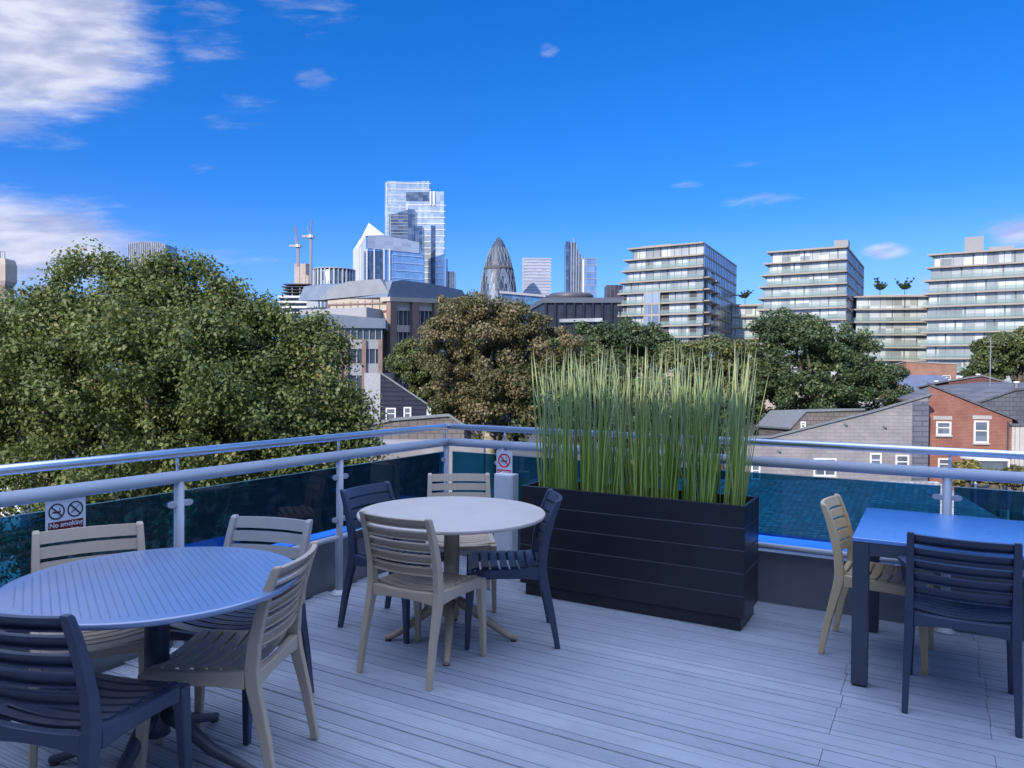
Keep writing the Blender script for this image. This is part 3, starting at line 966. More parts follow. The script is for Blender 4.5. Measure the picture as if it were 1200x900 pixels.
def tree(name, label, d, ells_px, nlobe, rl, nleaf, size, mat, group='trees below the terrace', bark=None, tone0=.45, spread=.22, depth=.8, limbs=7, shell=.6, cat='tree', base=None):
    """ells_px: (u, v, half width px, half height px) of the crown's masses at distance d"""
    E = []
    for q in ells_px:
        u, v, ru, rv = q[:4]; dd = d + (q[4] if len(q) > 4 else 0)
        c = at_d(u, v, dd); a = ru * dd / FPX; h = rv * dd / FPX
        E.append((c.x, c.y, c.z, a, a * depth, h))
    bx = sum(e[0] * e[3] ** 2 for e in E) / sum(e[3] ** 2 for e in E); by = sum(e[1] * e[3] ** 2 for e in E) / sum(e[3] ** 2 for e in E)
    gz = GROUND if base is None else base
    root = empty(name, (bx, by, gz), label=label, cat=cat, group=group)
    lobes = scatter_lobes(E, nlobe, rl)
    crown(root, lobes, nleaf, size, mat, tone0, spread, shell)
    zmin = min(e[2] - e[5] * .5 for e in E); zc = sum(e[2] for e in E) / len(E)
    tr = max(.12, .035 * (max(e[2] + e[5] for e in E) - gz))
    mb = MB()
    mb.tube([(bx, by, gz - .2), (bx + .05, by, gz + 1.2), (bx - .1, by + .1, gz + (zmin - gz) * .6), (bx, by, max(zmin, gz + 1.5)), (bx + .1, by, max(zc, gz + 2))], [tr * 1.3, tr, tr * .85, tr * .7, tr * .3], 10)
    part(mb, 'trunk', bark or bark_m, root)
    mb = MB()
    pick = RNG.choice(len(lobes), min(limbs, len(lobes)), replace=False)
    for i in pick:
        l = lobes[i]
        z0 = gz + (max(zmin, gz + 1.5) - gz) * RNG.uniform(.75, 1.0)
        m_ = Vector((bx, by, z0)).lerp(Vector(l[:3]), .55) + Vector((RNG.normal(0, .1) * tr * 4, RNG.normal(0, .1) * tr * 4, tr * 2))
        mb.tube([(bx, by, z0), m_, (l[0], l[1], l[2])], [tr * .32, tr * .18, tr * .05], 7)
    part(mb, 'limbs', bark or bark_m, root)
    return root


tree('plane_tree', 'huge leafy green tree filling the left, just beyond the left railing', 15.5,
     [(150, 480, 235, 170), (105, 340, 76, 62), (165, 342, 76, 58), (215, 348, 74, 60), (268, 372, 62, 52), (300, 410, 84, 76), (20, 440, 120, 112), (362, 440, 78, 84), (-60, 500, 140, 130),
      (120, 640, 300, 190), (330, 570, 140, 140), (402, 505, 56, 66), (415, 570, 66, 84), (60, 405, 95, 85), (160, 440, 200, 110), (230, 520, 200, 130)],
     1700, .40, 330000, .060, L_near, depth=.62, limbs=26, tone0=.46, spread=.15, shell=1.8)
tree('browning_tree', 'large tree with browning copper leaves in the middle of the skyline', 52,
     [(565, 425, 92, 80), (545, 375, 52, 36), (600, 388, 48, 38), (520, 405, 42, 40), (640, 420, 50, 52), (560, 490, 80, 50), (570, 440, 70, 60), (590, 470, 90, 55)],
     420, .66, 100000, .15, L_brown, bark=pale_bark_m, limbs=14, tone0=.5, spread=.22, shell=1.0)
tree('green_tree', 'mid green tree between the black gabled house and the browning tree', 57, [(490, 440, 40, 46), (472, 425, 24, 26), (508, 470, 42, 46)], 140, .5, 28000, .14, L_mid, tone0=.5, shell=1.1)
tree('green_tree', 'dark rounded tree under the dark office block, behind the reeds', 84, [(735, 415, 62, 42), (700, 405, 45, 32), (770, 430, 48, 40)], 180, .85, 36000, .24, L_dark, tone0=.5, shell=1.0)
tree('olive_tree', 'olive green tree behind the left end of the reeds', 68, [(650, 430, 52, 46), (615, 445, 40, 50), (690, 450, 50, 50)], 200, .75, 36000, .20, L_mid, tone0=.5, shell=1.1)
tree('olive_tree', 'olive tree behind the right end of the reeds, left of the big dark tree', 66, [(845, 430, 62, 44), (800, 425, 40, 34), (880, 460, 48, 55), (840, 490, 70, 60)], 220, .75, 40000, .20, L_mid, tone0=.58, shell=1.1)
tree('dark_tree', 'big dark green tree in front of the two right hand apartment blocks', 62,
     [(945, 430, 72, 68), (920, 395, 48, 34), (985, 425, 50, 45), (1030, 450, 36, 34), (1010, 475, 50, 50), (930, 480, 70, 55)], 330, .72, 62000, .18, L_dark, tone0=.58, spread=.26, shell=1.0)
tree('dark_tree', 'dark green tree cut by the right edge, in front of the apartment block', 92, [(1180, 425, 45, 36), (1215, 410, 55, 40), (1150, 440, 22, 22)], 160, .9, 30000, .25, L_mid, tone0=.35, shell=1.0)
tree('green_tree', 'low mass of green trees behind the reeds, between olive and dark trees', 50, [(720, 480, 90, 60), (650, 490, 70, 60), (800, 500, 70, 50)], 280, .6, 50000, .16, L_dark, tone0=.6, shell=1.1)

# ================================================================== HOUSES CLOSE BY
wframe_m = mottled('white_frame', (.66, .66, .66), .45, amount=.03)
pane_m = facade_glass('house_pane', (.16, .19, .23), .1, .3, .3, (.5, .6))
slate_m = brick('slate_courses', (.20, .195, .205), (.155, .15, .165), (.10, .098, .105), .62, .34, .02, .5)
slate_roof = brick('slate_roof', (.13, .135, .15), (.105, .11, .125), (.06, .06, .07), .5, .3, .018, .5)
redbrick_m = brick('red_brick', (.30, .095, .06), (.235, .075, .052), (.26, .19, .16), .26, .085, .012, .35)
orange_brick = brick('orange_brick', (.36, .16, .10), (.30, .13, .085), (.30, .24, .2), .26, .085, .012, .35)
black_board = brick('black_board', (.030, .036, .060), (.024, .029, .05), (.01, .011, .018), 4.0, .30, .03, .6)
lead_m = mottled('lead_flashing', (.16, .17, .18), .6, amount=.2)
brown_roof = brick('brown_tile', (.17, .15, .14), (.14, .125, .12), (.08, .075, .07), .4, .3, .02, .5)
concrete_m = mottled('concrete', (.36, .35, .33), .85, amount=.15, scale=.4)


def face(u0, d0, u1, d1):
    """a wall seen from the terrace between two picture columns at given distances: origin, unit direction, normal to the viewer"""
    a, b_ = Vector(xy(u0, d0)), Vector(xy(u1, d1))
    dr = (b_ - a); ln = dr.length; dr.normalize()
    return a, dr, Vector((dr.y, -dr.x)), ln


def gable_house(name, label, d, outline, thick, wallmat, roofmat, windows, cat='house', drop=.13, skew=0.0, d1=None, eave=.18, group='houses below the terrace'):
    """outline: list of (u, v) of the wall's top edge, left to right; the wall runs down to the ground, the house goes back by thick metres"""
    d1 = d1 or d
    u0, u1 = outline[0][0], outline[-1][0]
    a, dr, nr, ln = face(u0, d, u1, d1)
    root = empty(name, (*(a + dr * ln / 2 - nr * thick / 2), GROUND), math.atan2(dr.y, dr.x), label=label, cat=cat, group=group)
    T = []
    for u, v in outline:
        dd = d + (d1 - d) * (u - u0) / (u1 - u0)
        p = at_d(u, v, dd); x = (Vector((p.x, p.y)) - a).dot(dr) - ln / 2
        T.append((x, p.z - GROUND))
    f, bk = -thick / 2, thick / 2
    mb = MB(); poly = [(T[0][0], 0), (T[-1][0], 0)] + T[::-1]
    n = len(poly)
    dz = lambda z: z - drop * thick if z > 0 else 0
    mb.add([(x, f, z) for x, z in poly] + [(x + skew * thick, bk, dz(z)) for x, z in poly], [tuple(range(n)), tuple(range(2 * n - 1, n - 1, -1))] + [(i, n + i, n + (i + 1) % n, (i + 1) % n) for i in range(n)])
    mb.build('wall', wallmat, root)
    mb = MB()
    for (x0, z0), (x1, z1) in zip(T[:-1], T[1:]):
        if abs(x1 - x0) < .05: continue
        s = (z1 - z0) / (x1 - x0)
        e0 = eave if (x0, z0) == T[0] else 0; e1 = eave if (x1, z1) == T[-1] else 0
        b4 = [(x0 - e0, f - .12, z0 + .01 - s * e0), (x1 + e1, f - .12, z1 + .01 + s * e1), (x1 + e1 + skew * thick, bk + .12, z1 + .01 + s * e1 - drop * thick), (x0 - e0 + skew * thick, bk + .12, z0 + .01 - s * e0 - drop * thick)]
        mb.hexa(b4, [(x, y, z + .13) for x, y, z in b4])
    mb.build('roof', roofmat, root)
    for (wu0, wv0, wu1, wv1) in windows:
        dd = d + (d1 - d) * ((wu0 + wu1) / 2 - u0) / (u1 - u0)
        p, q = at_d(wu0, wv1, dd), at_d(wu1, wv0, dd)
        x0 = (Vector((p.x, p.y)) - a).dot(dr) - ln / 2; x1 = (Vector((q.x, q.y)) - a).dot(dr) - ln / 2
        window(root, x0, x1, p.z - GROUND, q.z - GROUND, f)
    return root, T, f, bk


def window(root, x0, x1, z0, z1, f, fw=.09, bars=1, mat=None, pane=None):
    mb = MB()
    o0, o1 = f - .05, f + .02
    mb.box(x0, x0 + fw, o0, o1, z0, z1); mb.box(x1 - fw, x1, o0, o1, z0, z1)
    mb.box(x0 + fw, x1 - fw, o0, o1, z0, z0 + fw); mb.box(x0 + fw, x1 - fw, o0, o1, z1 - fw, z1)
    if bars:
        zc = z0 + (z1 - z0) * .55
        mb.box(x0 + fw, x1 - fw, o0 + .01, o1, zc - .03, zc + .03)
    if x1 - x0 > 1.1:
        xc = (x0 + x1) / 2; mb.box(xc - .035, xc + .035, o0 + .012, o1, z0 + fw, z1 - fw)
    fr = mb.build('window', mat or wframe_m, root)
    mb = MB(); mb.box(x0 + fw * .6, x1 - fw * .6, f - .018, f + .01, z0 + fw * .6, z1 - fw * .6)
    mb.build('pane', pane or pane_m, fr)
    mb = MB(); mb.box(x0 - .06, x1 + .06, f - .11, f + .01, z0 - .09, z0 - .003)
    mb.build('sill', concrete_m, fr)
    return fr


# grey slate-hung house with one long sloping top edge
slate_m = brick('slate_hanging', (.295, .28, .28), (.265, .25, .255), (.19, .18, .185), .55, .20, .010, .5)
h, T, f, bk = gable_house('slate_house', 'grey slate-hung house with one long sloping roof edge, left of the red brick house', 42.0,
    [(868, 514), (903, 513), (1026, 482), (1088, 464)], 9, slate_m, lead_m,
    [(953, 537, 980, 558), (1019, 531, 1033, 549), (1049, 533, 1065, 551), (880, 543, 891, 562)], drop=.32, skew=.3)
mb = MB(); mb.box(T[-1][0] - .9, T[-1][0] + .02, f - .03, f - .002, 0, T[-1][1] - .30)
mb.build('corner_quoins', brick('slate_corner', (.15, .16, .20), (.12, .13, .165), (.08, .08, .09), 1.0, .30, .03, .6), h)
mb = MB()
for u, v in ((990, 497), (912, 528), (1036, 500)):
    p = at_d(u, v, 42); x = (Vector((p.x, p.y)) - Vector(h.location[:2])).dot(Vector((math.cos(h.rotation_euler.z), math.sin(h.rotation_euler.z))))
    mb.tube([(x, f - .18, p.z - GROUND), (x, f + .02, p.z - GROUND)], .07, 10)
mb.build('vent_pipe', lead_m, h)
# low tiled wing in front of the slate house, seen through the right hand glass
lw = empty('tiled_wing', (*turn(8.5, 30), GROUND), YAW, label='low tiled roof wing below the slate house, seen through the right glass', cat='house', group='houses below the terrace')
tile_m = brick('wing_tile', (.50, .48, .46), (.24, .23, .23), (.13, .13, .13), .33, .27, .03, .8, flat=True)
zr = -3.9 - GROUND
mb = MB(); mb.hexa([(-6.5, -9, zr - 3.6), (14, -9, zr - 3.6), (14, 9, zr - .12), (-6.5, 9, zr - .12)], [(-6.5, -9, zr - 3.45), (14, -9, zr - 3.45), (14, 9, zr), (-6.5, 9, zr)]); mb.build('roof', tile_m, lw)
mb = MB(); mb.hexa([(-6.2, -8.6, 0), (13.7, -8.6, 0), (13.7, 8.6, 0), (-6.2, 8.6, 0)], [(-6.2, -8.6, zr - 3.65), (13.7, -8.6, zr - 3.65), (13.7, 8.6, zr - .25), (-6.2, 8.6, zr - .25)]); mb.build('wall', redbrick_m, lw)
# red brick house
h, T, f, bk = gable_house('brick_house', 'red brick house with a mono-pitch roof falling to the right and white windows', 43.5,
    [(1089, 452), (1186, 491)], 9, redbrick_m, slate_roof,
    [(1097, 494, 1114, 510), (1141, 493, 1158, 519), (1099, 537, 1113, 552)], d1=43.0, skew=.58)
mb = MB()
for u0, u1, v in ((1095, 1116, 492), (1139, 1160, 491)):
    p, q = at_d(u0, v, 43.3), at_d(u1, v, 43.3)
    cx = Vector((math.cos(h.rotation_euler.z), math.sin(h.rotation_euler.z)))
    x0 = (Vector((p.x, p.y)) - Vector(h.location[:2])).dot(cx); x1 = (Vector((q.x, q.y)) - Vector(h.location[:2])).dot(cx)
    mb.box(x0, x1, f - .03, f + .02, p.z - GROUND, p.z - GROUND + .22)
mb.build('lintel', concrete_m, h)
hb_, Tb_, fb_ = h, T, f
# white bay beside it
h2, T2, f2, b2 = gable_house('white_bay', 'cream boarded bay at the right edge beside the red brick house', 43.0, [(1186, 499), (1230, 499)], 5, brick('cream_board', (.52, .49, .44), (.48, .45, .41), (.3, .28, .26), .28, 9, .03, .3), slate_roof, [], cat='bay')
# roofs behind the brick house
h3, T3, f3, b3 = gable_house('slate_roof_house', 'house with a broad grey slate roof, far right behind the brick house', 50.0, [(1142, 474), (1188, 458), (1260, 452)], 10, slate_roof, slate_roof, [], drop=.0)
mb = MB()
for u in (1193, ):
    p = at_d(u, 455, 50)
    mb2 = MB(); mb2.tube([(p.x, p.y, p.z - .8), (p.x, p.y, p.z + .75)], .12, 10); part(mb2, 'chimney_pot', wframe_m, h3) if False else None
h4, T4, f4, b4 = gable_house('red_roof_house', 'low house with a dull red tiled roof behind the brick house', 62.0, [(1112, 447), (1150, 441), (1190, 452)], 10, brick('red_tile', (.20, .085, .07), (.165, .07, .06), (.09, .05, .045), .3, .25, .02, .5), lead_m, [])
h5, T5, f5, b5 = gable_house('white_house', 'small white walled house with a blue slate roof under the orange brick block', 66.0, [(1069, 462), (1098, 462)], 6, wframe_m, slate_roof, [])
mb = MB(); a = h5
mb.hexa([(T5[0][0] - .3, f5 - .3, T5[0][1] + .17), (T5[1][0] + 2.6, f5 - .3, T5[0][1] + .17), (T5[1][0] + 2.6, f5 + 4, T5[0][1] + 1.6), (T5[0][0] - .3, f5 + 4, T5[0][1] + 1.6)],
        [(T5[0][0] - .3, f5 - .3, T5[0][1] + .32), (T5[1][0] + 2.6, f5 - .3, T5[0][1] + .32), (T5[1][0] + 2.6, f5 + 4, T5[0][1] + 1.75), (T5[0][0] - .3, f5 + 4, T5[0][1] + 1.75)])
mb.build('slate_slope', mottled('blue_slate', (.10, .115, .17), .55, amount=.15, scale=2), h5)
for hh, u, v0, v1, dd in ((h3, 1191, 460, 447, 51), (h4, 1125, 449, 441, 63), (h4, 1146, 447, 438, 63), (h5, 1097, 462, 446, 65)):
    p0, p1 = at_d(u, v0, dd), at_d(u, v1, dd)
    mb = MB(); mb.tube([(p0.x, p0.y, p0.z - .4), (p0.x, p0.y, p1.z - .12), (p0.x, p0.y, p1.z - .119), (p0.x, p0.y, p1.z)], [.17, .14, .19, .19], 12)
    o = mb.build('chimney_pot', wframe_m); o.parent = hh; o.matrix_parent_inverse = Matrix.LocRotScale(hh.location, hh.rotation_euler, None).inverted()
mb = MB()
mb.tube([(Tb_[-1][0] - .25, fb_ - .07, 0), (Tb_[-1][0] - .25, fb_ - .07, Tb_[-1][1] - .1)], .05, 10); mb.build('downpipe', frame_m, hb_)
# orange brick block under the glazed apartments
h6, T6, f6, b6 = gable_house('brick_block', 'orange brick block at the foot of the tallest apartment building', 120.0, [(1062, 424), (1121, 427)], 9, orange_brick, concrete_m,
    [(1071, 440, 1077, 444), (1086, 440, 1096, 444), (1104, 440, 1114, 445)], cat='building', group='buildings round the gardens')
# low roof left of the slate house, half hidden
h7, T7, f7, b7 = gable_house('low_house', 'low house with a grey tiled roof peeping over the slate house', 52.0, [(928, 500), (944, 483), (1010, 481)], 7, brown_roof, lead_m, [(938, 494, 944, 502)], drop=.05)
# black gabled house on the left and its pale flank
h8, T8, f8, b8 = gable_house('black_gabled_house', 'black boarded house with a sloping roof edge and small white windows', 50.0, [(446, 438), (500, 474)], 8, black_board, lead_m,
    [(473, 477, 482, 493), (452, 478, 464, 493)])
mb = MB(); mb.box(T8[0][0] - 1.1, T8[0][0] - .01, f8 - .02, b8, 0, T8[0][1] + .05); mb.build('flank_wall', mottled('pale_flank', (.32, .32, .33), .8), h8)
mb = MB(); mb.box(T8[-1][0] + .02, T8[-1][0] + .32, f8 - .1, f8 + .4, 0, T8[-1][1] - .15); mb.build('corner_board', wframe_m, h8)
h9, T9, f9, b9 = gable_house('low_tiled_house', 'low house with a brown-grey tiled roof seen over the railing corner', 34.0, [(425, 500), (462, 493), (526, 488), (544, 500)], 6, brown_roof, lead_m, [])
mb = MB(); mb.box(T9[0][0], T9[-1][0] + 1.0, f9 - 2.6, f9 - .01, 0, T9[0][1] - .55); mb.build('garden_wing', mottled('grey_wing', (.24, .23, .235), .8, amount=.2, scale=.7), h9)

# pale building glimpsed through the leaves at the far left
pb = empty('pale_building', (*xy(-30, 30), GROUND), YAW, label='pale building glimpsed through the leaves at the left edge', cat='building', group='buildings round the gardens')
mb = MB(); mb.box(-4, 3.2, -2, 6, 0, 11.0); mb.build('wall', mottled('white_wall', (.60, .60, .62), .8, amount=.08, scale=.6), pb)
for i in range(4):
    window(pb, -3.3 + i * 1.6, -2.3 + i * 1.6, 7.0, 8.6, -2)

# garden shrubs by the brick house
def shrub(label, d, ells, n, size, mat, rl=.35, **kw):
    return tree('garden_shrub', label, d, ells, 26, rl, n, size, mat, group='shrubs under the brick house', limbs=5, cat='shrub', **kw)


shrub('yellow-green shrub under the red brick house wall', 38, [(1135, 556, 24, 17), (1118, 562, 12, 12)], 3200, .16, L_yellow)
shrub('orange-brown shrub at the right edge under the brick house', 38, [(1193, 560, 18, 15)], 2200, .15, L_brown)
shrub('greenish white shrub between the yellow and the orange ones', 38.5, [(1165, 562, 16, 12)], 2000, .15, L_mid, tone0=.9)
sh = empty('garden_shed', (*xy(1164, 40.5), GROUND), YAW, label='white framed garden lean-to behind the shrubs', cat='shed')
z = zed(1164, 538, 40.5) - GROUND
mb = MB(); mb.box(-.85, .85, 0, 1.2, 0, z - .1); mb.build('wall', pane_m, sh)
mb = MB(); mb.box(-.95, .95, -.1, 1.3, z - .1, z); mb.box(-.95, -.86, -.1, -.01, 0, z - .1); mb.box(.86, .95, -.1, -.01, 0, z - .1); mb.build('frame', wframe_m, sh)
# street lamp-like mast and roof aerial at the right
p = at_d(1160, 459, 55)
mast = empty('aerial_mast', (p.x, p.y, GROUND), label='thin grey aerial mast standing against the right hand tree', cat='aerial')
zt = zed(1160, 395, 55)
mb = MB(); mb.tube([(p.x, p.y, GROUND), (p.x, p.y, zt)], .035, 8); part(mb, 'pole', lead_m, mast)
mb = MB(); mb.bar((p.x - .35, p.y, zt - .35), (p.x + .35, p.y, zt - .35), .03, .03); mb.bar((p.x - .25, p.y, zt - .7), (p.x + .25, p.y, zt - .7), .03, .03); part(mb, 'crossbar', lead_m, mast)

# ================================================================== APARTMENT BLOCKS
slab_m = mottled('slab_edge', (.30, .265, .225), .75, amount=.10, scale=.3)
apt_glass = facade_glass('apartment_glass', (.39, .42, .41), .18, .12, .45, (1.9, 3.05))
apt_side = facade_glass('apartment_side_glass', (.30, .35, .44), .16, .35, .3, (1.6, 3.05))
mull_m = mottled('mullion', (.11, .11, .11), .5)
bal_m, w, b = principled('balcony_glass', (.22, .32, .30), .08, 0, .6); b.inputs['Alpha'].default_value = .38
dark_strip_m = mottled('dark_strip', (.06, .06, .065), .7)
roof_m = mottled('flat_roof', (.30, .30, .30), .85)


def poly_from(front0, corner, back, extra=None):
    """footprint counter-clockwise seen from above: front-left, front corner, right-back, left-back"""
    A, B, Cc = Vector(xy(*front0)), Vector(xy(*corner)), Vector(xy(*back))
    return [A, B, Cc, A + (Cc - B)]


def apartments(name, label, P, z_top, storey, n, setback=(), sides=True, roofbox=None, recesses=(), mstep=1.9, group='glazed apartment blocks on the right', front_x=1.0):
    """P: footprint; storeys counted down from the roof; setback[k]: metres the k-th storey from the top is drawn in from the left end"""
    c = sum((Vector((p.x, p.y)) for p in P), Vector((0, 0))) / 4
    root = empty(name, (c.x, c.y, GROUND), label=label, cat='apartment block', group=group)
    d0 = (P[1] - P[0]).normalized(); L0 = (P[1] - P[0]).length; L1 = (P[2] - P[1]).length
    n0 = Vector((d0.y, -d0.x)); d1 = (P[2] - P[1]).normalized(); n1 = Vector((d1.y, -d1.x))
    for k in range(n):
        zt = z_top - k * storey; zb = zt - storey
        sb = setback[k] if k < len(setback) else (setback[-1] if setback else 0)
        A = P[0] + d0 * sb; D = P[3] + d0 * sb
        q = [A, P[1], P[2], D]
        over = 1.25
        oq = [A + n0 * over - d0 * over, P[1] + n0 * over + n1 * .25, P[2] + n1 * .25, D - d0 * over]
        mb = MB(); mb.prism([(p.x, p.y) for p in oq], zt - .38, zt); part(mb, 'floor_slab', slab_m, root)
        mb = MB(); mb.prism([(p.x, p.y) for p in q], zb, zt - .38)
        o = MB()
        core = mb
        g_ = part(core, 'glazing', apt_glass, root)
        mb = MB(); mb.edge(q[1], q[2], .02, L1, zb + .0, zt - .39, .0, .06); part(mb, 'side_glazing', apt_side, root)
        ln = (P[1] - A).length
        m_ = int(ln / mstep); teeth = []
        for i in range(m_ + 1):
            t = ln * i / m_
            wd = .09 if (i * 7 + k * 3) % 4 else .32
            teeth.append((max(0, t - wd / 2), min(ln, t + wd / 2)))
        mb = MB(); mb.comb(A, P[1], teeth, zb, zt - .39, -.02, .10); part(mb, 'mullions', mull_m, root)
        m1 = int(L1 / 2.2)
        mb = MB(); mb.comb(q[1], q[2], [(L1 * i / m1 - .06, L1 * i / m1 + .06) for i in range(1, m1 + 1)], zb, zt - .39, .05, .14); part(mb, 'side_mullions', mull_m, root)
        # glass balustrade along the slab edge below
        if k < n - 1 and k > 0 or k == n - 1:
            mb = MB(); mb.edge(A - d0 * (over - .1), P[1] + d0 * .0, 0, ln + over - .1, zb + .01, zb + 1.05, over - .16, over - .12)
            part(mb, 'balustrade', bal_m, root)
    A = P[0] + d0 * (setback[0] if setback else 0)
    inn = lambda p: p + ((P[1] + P[3]) / 2 - p) * .18
    mb = MB(); mb.prism([(p.x, p.y) for p in (inn(A), inn(P[1]), inn(P[2]), inn(P[3] + d0 * (setback[0] if setback else 0)))], z_top, z_top + .55); part(mb, 'roof', roof_m, root)
    zb = z_top - n * storey
    mb = MB(); mb.prism([(p.x, p.y) for p in (P[0], P[1], P[2], P[3])], GROUND, zb - .01); part(mb, 'base', slab_m, root)
    for t, s, wd, dp, h in (roofbox or ()):
        o0 = P[0] + d0 * t - n0 * s
        mb = MB(); mb.prism([(p.x, p.y) for p in (o0, o0 + d0 * wd, o0 + d0 * wd - n0 * dp, o0 - n0 * dp)], z_top + .551, z_top + h); part(mb, 'plant_room', mottled('plant_room', (.22, .22, .235), .6), root)
    return root, P, d0, n0, L0, n1, d1


# block A, dark strips painted for shaded recesses, balconies at the corner
PA = poly_from((731, 208), (823, 196), (861, 236))
za = zed(823, 284, 196)
ra, PA, d0, n0, L0, n1, d1 = apartments('apartment_block', 'glazed apartment block with corner balconies, left one of the tall three', PA, za, 3.1, 11, (2.4, 1.2, .6, 0, -.4, -.6), roofbox=[(3, 4, 9, 6, 1.2)])
for t0, t1 in ((.50, .58), (.84, .92), (-.004, .03)):
    mb = MB(); mb.edge(PA[0], PA[1], L0 * t0, L0 * t1, za - 34.0, za - 4 * 3.1 - .4, -.1, .14); part(mb, 'dark_strip', dark_strip_m, ra)
mb = MB(); mb.edge(PA[0], PA[1], L0 * .28, L0 * .49, za - 34.0, za - 4 * 3.1 - .39, .10, 1.32)
part(mb, 'bay_glazing', facade_glass('bay_glass', (.22, .28, .36), .14, .3, .4, (2.4, 3.1)), ra)
bw0, bw1 = L0 * .28, L0 * .49
mb = MB(); mb.comb(PA[0], PA[1], [(bw0 + (bw1 - bw0) * q - .16, bw0 + (bw1 - bw0) * q + .16) for q in (.03, .5, .97)], za - 34.0, za - 4 * 3.1 - .39, 1.31, 1.45); part(mb, 'bay_frame', slab_m, ra)
for k in range(5, 11):
    mb = MB(); mb.edge(PA[0], PA[1], bw0, bw1, za - k * 3.1 - .55, za - k * 3.1, 1.31, 1.43); part(mb, 'bay_band', slab_m, ra)
for k in range(2, 11):
    zt = za - k * 3.1; zb = zt - 3.1
    for t0, t1 in ((.6, 6.4), (9.6, 14.2)):
        mb = MB(); mb.edge(PA[1], PA[2], t0, t1, zb, zb + .3, .1, 1.5); bslab = part(mb, 'balcony', slab_m, ra)
        mb = MB(); mb.edge(PA[1], PA[2], t0 + .05, t1 - .05, zb + .3, zb + 1.35, 1.40, 1.44); o = part(mb, 'balcony_glass', bal_m, ra); o.parent = bslab
        mb = MB(); mb.edge(PA[1], PA[2], t0 + .3, t0 + 2.6, zb + .31, zt - .42, .05, .16); part(mb, 'dark_strip', dark_strip_m, ra)  # dark panel painted for the shade behind the balcony; nothing is cut in
# block B
PB = poly_from((893, 198), (990, 188), (1010, 222))
zb_ = zed(990, 289, 188)
apartments('apartment_block', 'glazed apartment block with a roof plant box, middle one of the tall three', PB, zb_, 3.05, 12, (2.2, 1.5, .9, .3, 0), roofbox=[(17, 3, 3.4, 4, 2.3), (9, 5, 9, 6, 1.1)])
# block C
PC = poly_from((1087, 178), (1225, 166), (1262, 196))
zc_ = zed(1150, 294, 172)
apartments('apartment_block', 'widest glazed apartment block with a dark roof box, at the right edge', PC, zc_, 3.1, 11, (.9, .5, 0, 0, -.3), roofbox=[(7.2, 4, 3.8, 4, 4.2), (12, 3.5, 5, 5, 1.4)])
# the low links between them
PL = poly_from((1002, 200), (1088, 196), (1092, 212))
zl = zed(1045, 347, 198)
rl_, *_ = apartments('apartment_link', 'lower glazed wing between the middle and the right apartment blocks', PL, zl, 3.4, 9, (0,), mstep=2.6, group='low glazed wings between the blocks')
PM = poly_from((838, 232), (896, 228), (900, 240))
apartments('apartment_link', 'low glazed wing with a roof tree between the left and middle blocks', PM, zed(870, 358, 230), 3.4, 8, (0,), mstep=2.6, group='low glazed wings between the blocks')


def roof_tree(label, u, v, d, w_px, h_px, zbase):
    c = at_d(u, v, d)
    root = empty('roof_tree', (c.x, c.y, zbase), label=label, cat='tree', group='small trees on the roof terraces')
    mb = MB(); mb.tube([(c.x, c.y, zbase), (c.x + .1, c.y, c.z)], [.13, .07], 7)
    part(mb, 'trunk', bark_m, root)
    mb = MB(); lobes = []
    for i in range(13):
        a = 2 * math.pi * i / 13; r_ = w_px * d / FPX * RNG.uniform(.25, 1)
        e = (c.x + r_ * math.cos(a), c.y + r_ * math.sin(a), c.z + h_px * d / FPX * RNG.uniform(.0, .95))
        mb.tube([(c.x, c.y, c.z - .5), e], [.07, .02], 5)
        for f, q in ((1, .30), (.7, .45), (.4, .55)):
            lobes.append((c.x + (e[0] - c.x) * f, c.y + (e[1] - c.y) * f, c.z - .5 + (e[2] - c.z + .5) * f, q, q, q * .8))
    part(mb, 'limbs', bark_m, root)
    crown(root, lobes, 2200, .24, L_dark, .25, shell=1.2)


roof_tree('bushy little tree on the roof terrace left of the middle block', 873, 347, 234, 11, 9, zed(870, 358, 230))
roof_tree('left of the two dark roof trees on the right hand wing', 1031, 337, 203, 9, 12, zl)
roof_tree('right of the two dark roof trees on the right hand wing', 1060, 336, 203, 11, 10, zl)

# ================================================================== OFFICES IN THE MIDDLE DISTANCE
stone_m = mottled('beige_stone', (.40, .35, .29), .85, amount=.12, scale=.3)
pink_m = mottled('pink_granite', (.20, .13, .105), .7, amount=.14, scale=.5)
slate_grey = mottled('grey_slate_mansard', (.20, .22, .24), .5, amount=.10, scale=.4)
slate_blue = mottled('blue_grey_roof', (.13, .16, .21), .45, amount=.10, scale=.4)
win_dark = facade_glass('office_glass', (.045, .055, .07), .1, .2, .4, (1.4, 3.3))
frame_grey = mottled('grey_panel', (.24, .25, .27), .6)


